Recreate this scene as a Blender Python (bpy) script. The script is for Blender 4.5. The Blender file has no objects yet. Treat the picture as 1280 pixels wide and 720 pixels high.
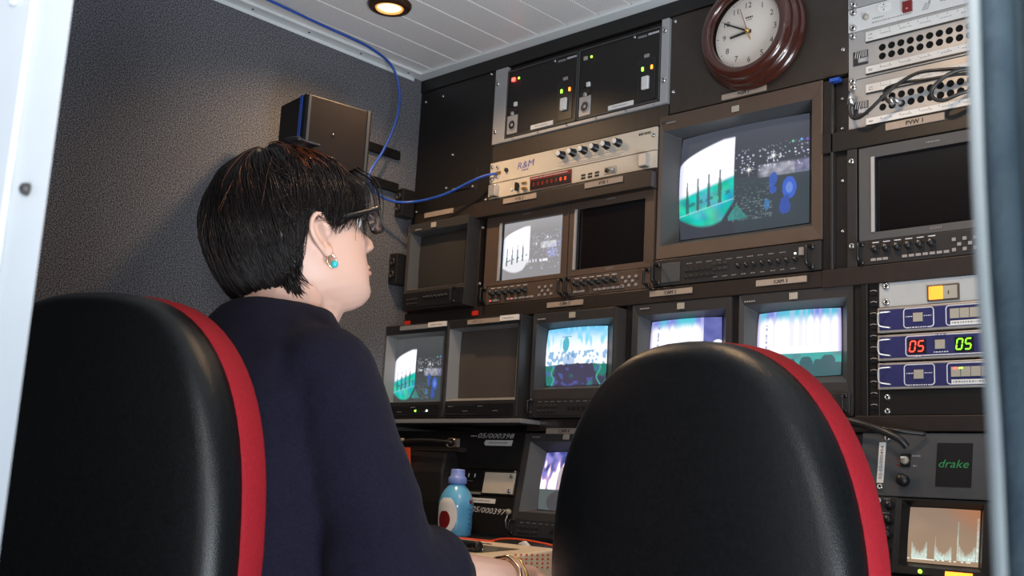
import bpy, bmesh, math, random
from mathutils import Vector, Matrix, noise
H = 0.90            # camera height above the floor; the builders below use heights relative to the camera
PI = math.pi
C = bpy.context.scene.collection
sc = bpy.context.scene
random.seed(7)

# ---------------------------------------------------------------- camera, world, lights, exposure
cam_d = bpy.data.cameras.new('camera'); cam = bpy.data.objects.new('camera', cam_d); C.objects.link(cam)
cam_d.sensor_width = 36.0; cam_d.lens = 1376.2*36/1280; cam_d.clip_start = .01
yaw, pitch, roll = 0.7616309, 0.18194372, 0.05419232
cy, sy, cp, sp = math.cos(yaw), math.sin(yaw), math.cos(pitch), math.sin(pitch)
fw = Vector((-sy*cp, cy*cp, sp)); rt = Vector((cy, sy, 0)); up = rt.cross(fw)
cx_ = rt*math.cos(roll)+up*math.sin(roll); cy_ = -rt*math.sin(roll)+up*math.cos(roll)
cam.matrix_world = Matrix(((cx_.x, cy_.x, -fw.x, 1.98925), (cx_.y, cy_.y, -fw.y, -1.72173), (cx_.z, cy_.z, -fw.z, H), (0, 0, 0, 1)))
sc.camera = cam
cam_d.dof.use_dof = True; cam_d.dof.focus_distance = 1.75; cam_d.dof.aperture_fstop = 13.0

w = bpy.data.worlds.new('world'); sc.world = w; w.use_nodes = True
w.node_tree.nodes['Background'].inputs[0].default_value = (.78, .87, 1, 1)
w.node_tree.nodes['Background'].inputs[1].default_value = 1.0

def lamp(name, kind, loc, power, color, rot=None, size=.1, size_y=None, target=None, **kw):
    d = bpy.data.lights.new(name, kind); d.energy = power; d.color = color
    if kind == 'AREA':
        d.size = size
        if size_y: d.shape = 'RECTANGLE'; d.size_y = size_y
    elif kind in ('POINT', 'SPOT'): d.shadow_soft_size = size
    for k, v in kw.items(): setattr(d, k, v)
    o = bpy.data.objects.new(name, d); C.objects.link(o); o.location = loc
    if target is not None:
        o.rotation_euler = (Vector(target)-Vector(loc)).to_track_quat('-Z', 'Y').to_euler()
    return o
# daylight falling in through the open van doors, from the right of and behind the camera
lamp('daylight_door', 'AREA', (2.60, -1.15, H-.45), 68, (.84, .92, 1), size=.9, size_y=1.2, target=(.95, -.65, H+.90))
# camera flash
lamp('flash', 'SPOT', (2.02, -1.80, H+.16), 36, (1, .97, .96), size=.05, target=(.78, -.42, H+.60), spot_size=math.radians(70), spot_blend=1.0)
sc.view_settings.view_transform = 'Standard'; sc.view_settings.look = 'None'
sc.view_settings.gamma = 1; sc.view_settings.use_curve_mapping = False
sc.view_settings.exposure = 0.0

# ---------------------------------------------------------------- materials
def mat(name, col, rough=.5, metal=0, emis=None, es=1, spec=None, bump=None, vary=None, coat=0, alpha=None, trans=0, sheen=0):
    m = bpy.data.materials.new(name); m.use_nodes = True; n = m.node_tree; b = n.nodes['Principled BSDF']
    b.inputs['Base Color'].default_value = (*col, 1); b.inputs['Roughness'].default_value = rough; b.inputs['Metallic'].default_value = metal
    if spec is not None: b.inputs['Specular IOR Level'].default_value = spec
    if coat: b.inputs['Coat Weight'].default_value = coat; b.inputs['Coat Roughness'].default_value = .08
    if trans: b.inputs['Transmission Weight'].default_value = trans
    if sheen: b.inputs['Sheen Weight'].default_value = sheen
    if emis: b.inputs['Emission Color'].default_value = (*emis, 1); b.inputs['Emission Strength'].default_value = es
    tc = n.nodes.new('ShaderNodeTexCoord')
    if vary:    # (scale, amount, second colour)
        t = n.nodes.new('ShaderNodeTexNoise'); t.inputs['Scale'].default_value = vary[0]; t.inputs['Detail'].default_value = 5
        n.links.new(tc.outputs['Object'], t.inputs['Vector'])
        r = n.nodes.new('ShaderNodeValToRGB'); r.color_ramp.elements[0].position = .5-vary[1]; r.color_ramp.elements[1].position = .5+vary[1]
        r.color_ramp.elements[0].color = (*col, 1); r.color_ramp.elements[1].color = (*vary[2], 1)
        n.links.new(t.outputs['Fac'], r.inputs[0]); n.links.new(r.outputs[0], b.inputs['Base Color'])
    if bump:    # (scale, strength, distance)
        t = n.nodes.new('ShaderNodeTexNoise'); t.inputs['Scale'].default_value = bump[0]; t.inputs['Detail'].default_value = 3
        n.links.new(tc.outputs['Object'], t.inputs['Vector'])
        bp = n.nodes.new('ShaderNodeBump'); bp.inputs['Strength'].default_value = bump[1]; bp.inputs['Distance'].default_value = bump[2]
        n.links.new(t.outputs['Fac'], bp.inputs['Height']); n.links.new(bp.outputs[0], b.inputs['Normal'])
    return m
M = {}
M['carpet'] = mat('carpet', (.022, .023, .027), .95, vary=(420, .10, (.20, .205, .23)), bump=(300, .8, .003), sheen=.1)
M['rackblack'] = mat('rack_black', (.007, .0065, .0065), .42, vary=(60, .3, (.012, .010, .009)), bump=(400, .15, .0006))
M['rackbrown'] = mat('rack_brown', (.030, .022, .017), .45, vary=(40, .3, (.042, .032, .025)), bump=(400, .2, .0006))
M['barbrown'] = mat('bar_brown', (.020, .0145, .0125), .42, vary=(50, .3, (.028, .0205, .0175)), bump=(300, .2, .0006))
M['backing'] = mat('rack_backing', (.006, .006, .006), .8, bump=(100, .1, .001))
M['bezel'] = mat('monitor_bezel', (.038, .035, .035), .42, bump=(600, .25, .0004), vary=(30, .3, (.046, .042, .040)))
M['bezelbrown'] = mat('pgm_bezel', (.080, .056, .043), .4, bump=(600, .25, .0004), vary=(30, .3, (.092, .064, .048)))
M['flank'] = mat('bezel_flank', (.065, .068, .072), .45, bump=(600, .25, .0004))
M['flanklight'] = mat('bezel_flank_grey', (.25, .26, .27), .45, bump=(600, .25, .0004))
M['dark'] = mat('dark_plastic', (.010, .010, .011), .35, bump=(400, .1, .0004))
M['ctrl'] = mat('control_panel', (.026, .0245, .0245), .4, bump=(500, .2, .0004))
M['ctrlbrown'] = mat('control_panel_brown', (.085, .058, .044), .42, bump=(500, .2, .0004))
M['knob'] = mat('knob_black', (.012, .012, .012), .35, bump=(500, .2, .0004))
M['key'] = mat('grey_key', (.30, .27, .26), .5, bump=(500, .2, .0002))
M['white'] = mat('white_plastic', (.72, .72, .70), .45, bump=(500, .1, .0002))
M['label'] = mat('paper_label', (.36, .29, .24), .6, vary=(80, .3, (.31, .25, .20)))
M['labelwhite'] = mat('white_label', (.80, .79, .77), .6, vary=(80, .3, (.72, .71, .69)))
M['ink'] = mat('ink_black', (.015, .015, .018), .6, vary=(90, .3, (.03, .03, .03)))
M['inkgrey'] = mat('ink_grey', (.30, .30, .32), .6, vary=(90, .3, (.25, .25, .26)))
M['inkblue'] = mat('ink_blue', (.04, .07, .33), .6, vary=(90, .3, (.06, .09, .4)))
M['chalk'] = mat('white_marker', (.75, .75, .75), .7, vary=(200, .2, (.5, .5, .5)))
M['alu'] = mat('aluminium', (.62, .62, .63), .35, .75, bump=(300, .1, .0003), vary=(20, .3, (.7, .7, .7)))
M['alurail'] = mat('rack_rail_grey', (.42, .42, .43), .45, .3, bump=(300, .1, .0003))
M['warmgold'] = mat('lamp_reflector', (.8, .5, .2), .3, .6, emis=(1, .45, .12), es=.8, bump=(300, .1, .0002))  # weak emission stands in for the bulb's glow on the reflector
M['lampring'] = mat('lamp_ring_brown', (.035, .014, .007), .3, bump=(300, .1, .0002))
M['jackblack'] = mat('jack_black', (.008, .008, .008), .8, spec=.1, bump=(300, .1, .0002))
M['steel'] = mat('screw_steel', (.60, .60, .60), .25, .9, bump=(300, .1, .0003))
M['cream'] = mat('cream_panel', (.56, .50, .42), .5, vary=(30, .3, (.62, .56, .47)))
M['patch'] = mat('patch_grey', (.36, .36, .36), .4, .35, vary=(30, .3, (.41, .41, .41)))
M['patchlight'] = mat('patch_light', (.62, .62, .61), .45, vary=(30, .3, (.68, .68, .66)))
M['greypanel'] = mat('grey_panel', (.40, .42, .42), .5, vary=(30, .3, (.45, .46, .46)))
M['navy'] = mat('navy_panel', (.026, .028, .105), .35, vary=(30, .3, (.032, .034, .125)))
M['navyframe'] = mat('navy_panel_frame', (.46, .42, .39), .35, .4, bump=(300, .1, .0003))
M['print'] = mat('white_print', (.70, .70, .74), .5, vary=(200, .2, (.6, .6, .66)))
M['beigekey'] = mat('beige_key', (.38, .35, .29), .5, bump=(500, .2, .0002))
M['wood'] = mat('clock_wood', (.040, .009, .006), .2, vary=(18, .25, (.065, .016, .009)), coat=.6)
M['clockface'] = mat('clock_face', (.72, .65, .58), .5, vary=(30, .3, (.76, .69, .62)))
M['brass'] = mat('brass', (.75, .50, .16), .25, .9, bump=(300, .1, .0002))
M['red'] = mat('red_plastic', (.18, .006, .008), .4, bump=(300, .1, .0002))
M['cable_blue'] = mat('blue_cable', (.018, .07, .36), .35, bump=(300, .1, .0002), vary=(40, .3, (.024, .09, .45)))
M['cable_black'] = mat('black_cable', (.02, .02, .02), .35, bump=(300, .1, .0002))
M['glass'] = mat('lens_glass', (.80, .72, .72), .05, trans=.9, vary=(3, .3, (.85, .76, .76)))
M['shadeglass'] = mat('sunglass_lens', (.03, .015, .015), .08, coat=.5, vary=(10, .3, (.05, .02, .02)))
M['chair'] = mat('chair_plastic', (.0035, .004, .0043), .30, spec=.33, bump=(900, .6, .0006), vary=(200, .2, (.006, .0068, .0075)))
M['chairfab'] = mat('chair_fabric', (.015, .015, .016), .9, bump=(900, .6, .0008), vary=(300, .2, (.025, .025, .027)))
M['chairred'] = mat('chair_red', (.21, .006, .012), .8, spec=.2, bump=(900, .6, .0006), vary=(300, .2, (.27, .008, .015)))
M['skin'] = mat('skin', (.58, .36, .28), .50, vary=(14, .3, (.63, .40, .32)), bump=(300, .15, .0006))
M['skin'].node_tree.nodes['Principled BSDF'].inputs['Subsurface Weight'].default_value = .12
M['skin'].node_tree.nodes['Principled BSDF'].inputs['Subsurface Radius'].default_value = (.012, .005, .003)
M['lips'] = mat('lips', (.55, .30, .25), .4, bump=(200, .2, .0004))
M['sweater'] = mat('sweater', (.0045, .0042, .011), .9, spec=.12, bump=(700, .8, .0012), vary=(350, .2, (.009, .008, .019)), sheen=.02)
M['trouser'] = mat('trousers', (.012, .012, .015), .85, bump=(700, .6, .001), vary=(300, .2, (.02, .02, .024)))
M['hair'] = mat('hair', (.004, .0035, .004), .30, spec=.18, vary=(60, .25, (.011, .007, .006)))
M['hairred'] = mat('hair_auburn', (.085, .022, .008), .4, vary=(60, .25, (.13, .035, .012)))
M['turq'] = mat('turquoise', (.03, .45, .48), .25, bump=(300, .1, .0002))
M['bottle'] = mat('bottle_blue', (.10, .42, .74), .25, coat=.4, vary=(30, .25, (.16, .52, .82)))
M['bottledark'] = mat('bottle_print_blue', (.05, .20, .50), .35, bump=(300, .1, .0002))
M['cap'] = mat('bottle_cap', (.22, .32, .78), .4, bump=(300, .1, .0002))
M['desk'] = mat('desk_black', (.010, .010, .010), .4, bump=(200, .1, .0004))
M['devwhite'] = mat('device_cream', (.74, .60, .42), .4, bump=(300, .1, .0002), vary=(20, .3, (.80, .66, .48)))
M['orange'] = mat('orange_plastic', (.80, .08, .02), .4, bump=(300, .1, .0002))
M['lcd'] = mat('lcd_grey', (.10, .09, .07), .2, bump=(300, .1, .0002))
M['bag'] = mat('bag_leather', (.012, .010, .009), .4, bump=(250, .4, .001))
M['gold'] = mat('gold_metal', (.80, .62, .42), .22, 1, bump=(300, .1, .0002))
M['doorpost'] = mat('door_post_paint', (.58, .62, .64), .35, vary=(9, .3, (.70, .74, .75)), bump=(20, .05, .002))
M['rubber'] = mat('door_seal_blue_grey', (.022, .037, .050), .6, spec=.2, vary=(60, .2, (.036, .056, .070)), bump=(500, .8, .001))
M['rubberlight'] = mat('door_seal_light_edge', (.20, .225, .23), .7, spec=.1, vary=(25, .3, (.24, .265, .27)), bump=(120, .2, .001))
M['trim'] = mat('white_trim', (.66, .70, .71), .4, vary=(12, .3, (.74, .77, .78)))
M['floor'] = mat('floor_vinyl', (.05, .05, .055), .6, vary=(60, .3, (.07, .07, .075)), bump=(80, .1, .001))
M['speaker'] = mat('speaker_black', (.006, .006, .006), .55, spec=.25, bump=(300, .2, .0005))
M['grille'] = mat('speaker_front', (.016, .011, .011), .75, spec=.2, bump=(900, .5, .0006))
M['ceilglow'] = mat('lamp_bulb', (1, .8, .5), .3, emis=(1, .70, .34), es=5, bump=(30, .05, .001))
def glow(name, col, s): return mat(name, tuple(c*.5 for c in col), .4, emis=col, es=s, bump=(300, .05, .0001))
M['ledred'] = glow('led_red', (1, .03, .02), 12); M['ledgreen'] = glow('led_green', (.35, 1, .06), 3)
M['ledorange'] = glow('led_orange', (1, .22, .02), 4); M['ledwhite'] = glow('led_white', (.9, 1, .9), 2)
M['amber'] = glow('lamp_amber', (1, .33, .035), 1.7); M['segred'] = glow('segment_red', (1, .05, .03), 3)
M['seggreen'] = glow('segment_green', (.25, 1, .03), 2); M['dimred'] = glow('dim_red', (.5, .02, .01), .5)
M['drakegreen'] = glow('drake_green', (.03, .22, .07), .5)
M['ledsoftred'] = glow('led_soft_red', (1, .08, .03), 2)

def screen_mat(name, strength, base=(.02, .02, .022)):
    m = mat(name, base, .12, coat=.25); n = m.node_tree; b = n.nodes['Principled BSDF']
    a = n.nodes.new('ShaderNodeVertexColor'); a.layer_name = 'pic'
    n.links.new(a.outputs['Color'], b.inputs['Emission Color']); b.inputs['Emission Strength'].default_value = strength
    return m
M['screen'] = screen_mat('screen_picture', 1.0)
M['screenoff'] = mat('crt_glass_off', (.030, .031, .028), .22, vary=(4, .3, (.04, .036, .032)))
M['screenoffwarm'] = mat('crt_glass_off_warm', (.075, .064, .058), .3, vary=(5, .3, (.095, .08, .07)))
M['lcdoff'] = mat('lcd_glass_off', (.005, .004, .004), .18, vary=(4, .3, (.008, .006, .007)))

# ceiling: perforated white panels
m = mat('ceiling_panel', (.62, .60, .60), .32); n = m.node_tree; b = n.nodes['Principled BSDF']
tc = n.nodes['Texture Coordinate']; sx = n.nodes.new('ShaderNodeSeparateXYZ'); n.links.new(tc.outputs['Object'], sx.inputs[0])
def mth(op, a, bb=None):
    q = n.nodes.new('ShaderNodeMath'); q.operation = op
    for i, v in enumerate((a, bb)):
        if v is None: continue
        if isinstance(v, (int, float)): q.inputs[i].default_value = v
        else: n.links.new(v, q.inputs[i])
    return q.outputs[0]
cxn = mth('SINE', mth('MULTIPLY', sx.outputs[0], 2*PI/.0058)); cyn = mth('SINE', mth('MULTIPLY', sx.outputs[1], 2*PI/.0058))
dots = mth('GREATER_THAN', mth('MULTIPLY', mth('MAXIMUM', cxn, 0), mth('MAXIMUM', cyn, 0)), .45)
mx = n.nodes.new('ShaderNodeMix'); mx.data_type = 'RGBA'; n.links.new(dots, mx.inputs[0])
mx.inputs[6].default_value = (.80, .78, .77, 1); mx.inputs[7].default_value = (.42, .40, .40, 1); n.links.new(mx.outputs[2], b.inputs['Base Color'])
M['ceil'] = m
# sweater sleeve knit: fine vertical ribs
# ---------------------------------------------------------------- mesh helper
class MB:
    def __init__(s): s.v = []; s.f = []; s.m = []; s.sm = []; s.mats = []
    def mi(s, m):
        if m not in s.mats: s.mats.append(m)
        return s.mats.index(m)
    def add(s, vs, fs, m, smooth=False, X=None):
        k = len(s.v); mi = s.mi(m)
        for p in vs:
            p = Vector(p)
            if X is not None: p = X @ p
            s.v.append(p)
        for f in fs: s.f.append([k+i for i in f]); s.m.append(mi); s.sm.append(smooth)
        return s
    def box(s, x0, x1, y0, y1, z0, z1, m, X=None):
        vs = [(x, y, z) for x in (x0, x1) for y in (y0, y1) for z in (z0, z1)]
        return s.add(vs, [(0, 1, 3, 2), (4, 6, 7, 5), (0, 4, 5, 1), (2, 3, 7, 6), (0, 2, 6, 4), (1, 5, 7, 3)], m, X=X)
    def tube(s, pts, r, m, n=10, X=None, closed=False):
        pts = [Vector(p) for p in pts]; N = len(pts); rs = r if isinstance(r, (list, tuple)) else [r]*N
        vs = []; ref = None
        for i, p in enumerate(pts):
            if closed: t = pts[(i+1) % N]-pts[i-1]
            else: t = pts[min(i+1, N-1)]-pts[max(i-1, 0)]
            t.normalize()
            if ref is None: ref = t.orthogonal().normalized()
            ref = (ref-t*ref.dot(t)).normalized(); b2 = t.cross(ref)
            for k in range(n):
                a = 2*PI*k/n; vs.append(p+(ref*math.cos(a)+b2*math.sin(a))*rs[i])
        fs = []
        for i in range(N if closed else N-1):
            j = (i+1) % N
            for k in range(n): fs.append((i*n+k, i*n+(k+1) % n, j*n+(k+1) % n, j*n+k))
        if not closed: fs.append(tuple(range(n))[::-1]); fs.append(tuple((N-1)*n+k for k in range(n)))
        return s.add(vs, fs, m, True, X)
    def cyl(s, p0, p1, r0, m, r1=None, n=20, X=None):
        return s.tube([p0, p1], [r0, r0 if r1 is None else r1], m, n, X)
    def lathe(s, prof, m, n=48, X=None, caps=True):   # prof: (r, h) about local z
        vs = []; fs = []
        for r, h in prof:
            for k in range(n): a = 2*PI*k/n; vs.append((r*math.cos(a), r*math.sin(a), h))
        for i in range(len(prof)-1):
            for k in range(n): fs.append((i*n+k, i*n+(k+1) % n, (i+1)*n+(k+1) % n, (i+1)*n+k))
        if caps: fs.append(tuple(range(n))[::-1]); fs.append(tuple((len(prof)-1)*n+k for k in range(n)))
        return s.add(vs, fs, m, True, X)
    def prism(s, pts, y0, y1, m, X=None, smooth=False):    # outline in x,z ; extruded along y
        k = len(pts); vs = [(x, y0, z) for x, z in pts]+[(x, y1, z) for x, z in pts]
        return s.add(vs, [tuple(range(k)), tuple(range(2*k-1, k-1, -1))]+[(i, k+i, k+(i+1) % k, (i+1) % k) for i in range(k)], m, smooth, X)
    def loft(s, rings, m, X=None, cap=True, smooth=True):
        n = len(rings[0]); vs = [p for r in rings for p in r]; fs = []
        for i in range(len(rings)-1):
            for k in range(n): fs.append((i*n+k, i*n+(k+1) % n, (i+1)*n+(k+1) % n, (i+1)*n+k))
        if cap: fs.append(tuple(range(n))[::-1]); fs.append(tuple((len(rings)-1)*n+k for k in range(n)))
        return s.add(vs, fs, m, smooth, X)
    def text(s, txt, x, z, y, h, m, width=None, shear=0, align='L', X=None, th=.0004, rot=0):
        cu = bpy.data.curves.new('t', 'FONT'); cu.body = txt; cu.size = 1; cu.shear = shear; cu.extrude = 0; cu.resolution_u = 2
        o = bpy.data.objects.new('t', cu); me = bpy.data.meshes.new_from_object(o)
        if len(me.vertices):
            xs = [v.co.x for v in me.vertices]; x0, x1 = min(xs), max(xs); sc_ = h/.72
            sxx = sc_ if width is None else width/(x1-x0)
            off = {'L': 0, 'C': -(x1-x0)*sxx/2}[align]
            vs = []
            for v in me.vertices:
                a, b_ = (v.co.x-x0)*sxx+off, v.co.y*sc_
                a, b_ = a*math.cos(rot)-b_*math.sin(rot), a*math.sin(rot)+b_*math.cos(rot)
                vs.append((x+a, y-th, z+b_))
            s.add(vs, [tuple(p.vertices) for p in me.polygons], m, X=X)
        bpy.data.meshes.remove(me); bpy.data.objects.remove(o); bpy.data.curves.remove(cu)
        return s
    def dashes(s, x0, x1, z, y, h, m, X=None, seed=1, gap=.0015):   # a line of print too small to read
        r = random.Random(seed); x = x0
        while x < x1-.001:
            l = r.uniform(.0012, .004); s.box(x, min(x+l, x1), y-.0004, y, z-h/2, z+h/2, m, X); x += l+gap
        return s
    def build(s, name, parent=None, X=None, bevel=0, subdiv=0, seg=2):
        me = bpy.data.meshes.new(name); off = Vector((0, 0, 0)); o = None
        p = parent
        while p is not None: off = off+p.location; p = p.parent
        vs = []
        for v in s.v:
            if X is not None: v = X @ v
            vs.append((v.x-off.x, v.y-off.y, v.z+H-off.z))
        me.from_pydata(vs, [], s.f)
        for mm in s.mats: me.materials.append(M[mm])
        me.polygons.foreach_set('material_index', s.m); me.polygons.foreach_set('use_smooth', s.sm)
        me.validate(); me.update()
        o = bpy.data.objects.new(name, me); C.objects.link(o)
        if parent is not None: o.parent = parent
        if bevel:
            q = o.modifiers.new('bevel', 'BEVEL'); q.width = bevel; q.segments = seg; q.limit_method = 'ANGLE'; q.angle_limit = .7
        if subdiv:
            q = o.modifiers.new('sub', 'SUBSURF'); q.levels = subdiv; q.render_levels = subdiv
        return o
def thing(name, loc, label, cat, group=None):
    o = bpy.data.objects.new(name, None); C.objects.link(o); o.location = (loc[0], loc[1], loc[2]+H); o.empty_display_size = .05
    return tag(o, label, cat, group)
def tag(o, label, cat, group=None):
    o['label'] = label; o['category'] = cat
    if group: o['group'] = group
    return o
def struct(o): o['kind'] = 'structure'; return o
TILT = math.radians(10)
XT = Matrix.Translation((0, 0, .125)) @ Matrix(((1, 0, 0, 0), (0, math.cos(TILT), math.sin(TILT), 0), (0, -math.sin(TILT), math.cos(TILT), 0), (0, 0, 0, 1)))
def spline(pts, k=8):
    P = [Vector(p) for p in pts]; P = [P[0]*2-P[1]]+P+[P[-1]*2-P[-2]]; o = []
    for i in range(1, len(P)-2):
        for j in range(k):
            t = j/k; a, b_, c, d = P[i-1], P[i], P[i+1], P[i+2]
            o.append(.5*((2*b_)+(c-a)*t+(2*a-5*b_+4*c-d)*t*t+(-a+3*b_-3*c+d)*t*t*t))
    o.append(P[-2]); return o
def screws(parent, spots, y=0, r=.0055, m='steel', X=None):
    for x, z in spots:
        q = MB(); screw(q, x, z, y, r, m, X); q.build('screw', parent)
def RY(p): return Matrix.Translation(p) @ Matrix.Rotation(PI/2, 4, 'X')   # lathe axis pointing at -y (out of the rack)
def screw(mb, x, z, y=0, r=.0055, m='steel', X=None):
    T_ = RY((x, y, z))
    if X is not None: T_ = X @ T_
    mb.lathe([(r, 0), (r, .0015), (r*.8, .0035), (r*.45, .0042), (r*.4, .0025)], m, 16, T_)
    mb.lathe([(r*.38, .0024), (r*.36, .0028)], 'dark', 8, T_)

# ---------------------------------------------------------------- the room
X1, YF = 2.75, -1.36
struct(MB().box(-.06, X1, YF-.1, .6, -H-.05, -H, 'floor').build('floor'))
ce = MB()
xs = .0715
ce.box(.0, .0685, YF, -.026, 1.0, 1.02, 'ceil')
while xs < X1:
    ce.box(xs, min(xs+.0835, X1), YF, -.026, 1.0, 1.02, 'ceil'); xs += .0865
ce.box(-.06, X1, YF-.1, .6, 1.0035, 1.05, 'trim')
struct(ce.build('ceiling', bevel=.0012))
struct(MB().box(-.06, 0, YF-.1, .6, -H, 1.01, 'carpet').build('wall_left'))
struct(MB().box(X1, X1+.06, YF-.1, .6, -H, 1.01, 'carpet').build('wall_right'))
struct(MB().box(-.06, X1, .5, .56, -H, 1.01, 'backing').build('wall_back'))
struct(MB().box(.0, .032, YF, -.03, .9935, 1.0, 'trim').box(0, .003, YF, -.03, .985, .9935, 'trim').build('trim_1', bevel=.001))
struct(MB().box(.0, X1, -.034, -.0, .994, 1.0, 'trim').build('trim_2', bevel=.001))
t2 = MB()
for yy in (-.06, -.21, -.36, -.51, -.66): t2.lathe([(.003, 0), (.0025, .001), (.001, .0015)], 'dark', 10, Matrix.Translation((.015, yy, .9935)) @ Matrix.Rotation(PI, 4, 'X'))
o = t2.build('trim_3'); struct(o)
# front wall of the van either side of the open sliding door; the camera looks in through the gap
fwl = MB()
fwl.box(-.06, 1.10, YF-.10, YF, -H, 1.01, 'carpet')
struct(fwl.build('wall_front'))
struct(MB().box(2.50, X1, YF-.10, YF, -H, 1.01, 'carpet').build('wall_front_right'))

# ---------------------------------------------------------------- door post (left) and door seal (right)
def vprism(mb, pts, z0, z1, m, smooth=False):
    k = len(pts); vs = [(x, y, z0) for x, y in pts]+[(x, y, z1) for x, y in pts]
    mb.add(vs, [tuple(range(k))[::-1], tuple(range(k, 2*k))]+[(i, (i+1) % k, k+(i+1) % k, k+i) for i in range(k)], m, smooth)
dp = MB()
vprism(dp, [(1.459, -1.50), (1.363, -1.461), (1.0, -1.461), (1.0, -1.50)], -H, 1.2, 'doorpost')
vprism(dp, [(1.4145, -1.5), (1.0, -1.5), (1.0, -1.5035), (1.4145, -1.5035)], -H, 1.2, 'doorpost')
o = struct(dp.build('door_1', bevel=.0008))
for x, y, z, mm in ((1.4355, -1.5, .137, 'bezel'), (1.394, -1.5035, .25, 'doorpost'), (1.4355, -1.5, -.25, 'alurail'), (1.394, -1.5035, -.15, 'doorpost')):
    sm_ = MB(); screw(sm_, x, z, y, .0034, mm); sm_.build('screw', o)
def tubez(mb, pts, r, m, n=20):
    mb.tube(spline([(a, b, z) for a, b, z in pts], 6), r, m, n)
def hd(h, D): return 1.98925-D*math.sin(math.radians(h)), -1.72173+D*math.cos(math.radians(h))
sd = MB()
def col(h_top, h_mid, h_bot, D, r, m):
    pts = []
    for z, hh in ((.5, h_top), (.16, h_top), (.075, h_mid), (-.016, h_bot), (-.3, h_bot-.1), (-H+.05, h_bot-.1)):
        x, y = hd(hh, D); pts.append((x, y, z))
    tubez(sd, pts, r, m)
col(20.22, 20.10, 19.64, .346, .0019, 'rubberlight')
col(19.22, 19.10, 18.80, .352, .0056, 'rubber')
col(18.05, 18.0, 17.8, .360, .0034, 'rubber')
col(17.3, 17.2, 17.1, .358, .0045, 'rubber')
o = struct(sd.build('door_2'))
struct(MB().box(1.889, 1.93, -1.39, -1.365, -H, .6, 'rubber').build('door_3', bevel=.002))

# ---------------------------------------------------------------- equipment rack frame (bars, uprights, blank panels, name labels)
rack = thing('equipment_rack', (.8, .25, -H), 'black and brown steel wall rack that holds all the monitors, full width', 'rack')
fr = MB()
def bar(x0, x1, z0, z1, y0=-.004, y1=.06, m='barbrown', X=None): fr.box(x0, x1, y0, y1, z0, z1, m, X)
RX = 1.63
bar(0, RX, .962, .9935, -.004, .08, 'rackblack')           # soffit
bar(.0, .2395, .612, .647, -.004); bar(.2395, .7325, .6045, .6385, -.024); bar(.2395, .7325, .636, .6485, -.003)
bar(.0, 1.137, .374, .403, -.004)                         # between monitor rows
bar(1.09, RX, .372, .403, -.006)
bar(1.09, RX, .612, .648, -.006, m='rackblack')
bar(.415, 1.19, .125, .150, -.004)
bar(1.15, RX, .127, .152, -.006)
bar(.7295, .7335, .403, .735, 0)
bar(.5055, .5085, .403, .612, .002)
bar(.2385, .2435, .403, .612, -.004)
bar(.6625, .680, .150, .376, .004, m='rackblack')
bar(.908, .922, .150, .376, .004, m='rackblack')
bar(.4365, .4425, .150, .376, -.004, m='rackblack')
bar(1.089, 1.106, .403, .749, .0, m='rackblack'); bar(1.106, 1.111, .403, .735, -.006, m='ctrl')
bar(1.111, 1.136, .403, .749, .004, m='rackblack')
bar(1.136, 1.154, .403, .613, -.004, m='ctrl')
bar(1.147, 1.160, .150, .374, .0, m='rackblack'); bar(1.160, 1.172, .150, .374, -.004, m='rackblack'); bar(1.172, 1.190, .150, .374, .002, m='rackblack')
bar(0, .031, .403, .612, .003, m='rackblack')
frame = fr.build('frame', rack, bevel=.0012)
bp = MB().box(.0, .2615, 0, .05, .648, .962, 'rackblack')
screws(rack, ((.02, .935), (.082, .937), (.245, .957), (.13, .78), (.115, .70), (.205, .69), (.252, .652), (.012, .655)), 0, .0035)
bp.box(.135, .195, -.003, 0, .688, .697, 'dark').box(.14, .165, -.005, 0, .690, .694, 'alurail').box(.215, .2165, -.001, 0, .68, .735, 'barbrown')
bp.build('blank_panel', rack, bevel=.001)
bp = MB().box(.2635, .7525, -.001, .05, .737, .777, 'rackbrown'); bp.build('blank_panel', rack, bevel=.001)
bp = MB().box(.7555, 1.1365, 0, .05, .7555, .962, 'rackbrown')
screws(rack, ((.765, .95), (.765, .80), (1.128, .80), (1.128, .945)), 0, .004)
bp.build('blank_panel', rack, bevel=.001)
bp = MB().box(1.191, RX, 0, .05, .1525, .193, 'rackblack')
screws(rack, ((1.204, .182), (1.204, .159), (1.615, .182), (1.615, .159)), 0, .0055)
bp.build('blank_panel', rack, bevel=.001)
bp = MB().box(1.418, RX, 0, .05, .4045, .6105, 'rackblack'); bp.build('blank_panel', rack, bevel=.001)
bp = MB().box(.645, 1.16, 0, .03, -.225, -.002, 'rackblack', XT); bp.build('blank_panel', rack, bevel=.001)
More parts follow.
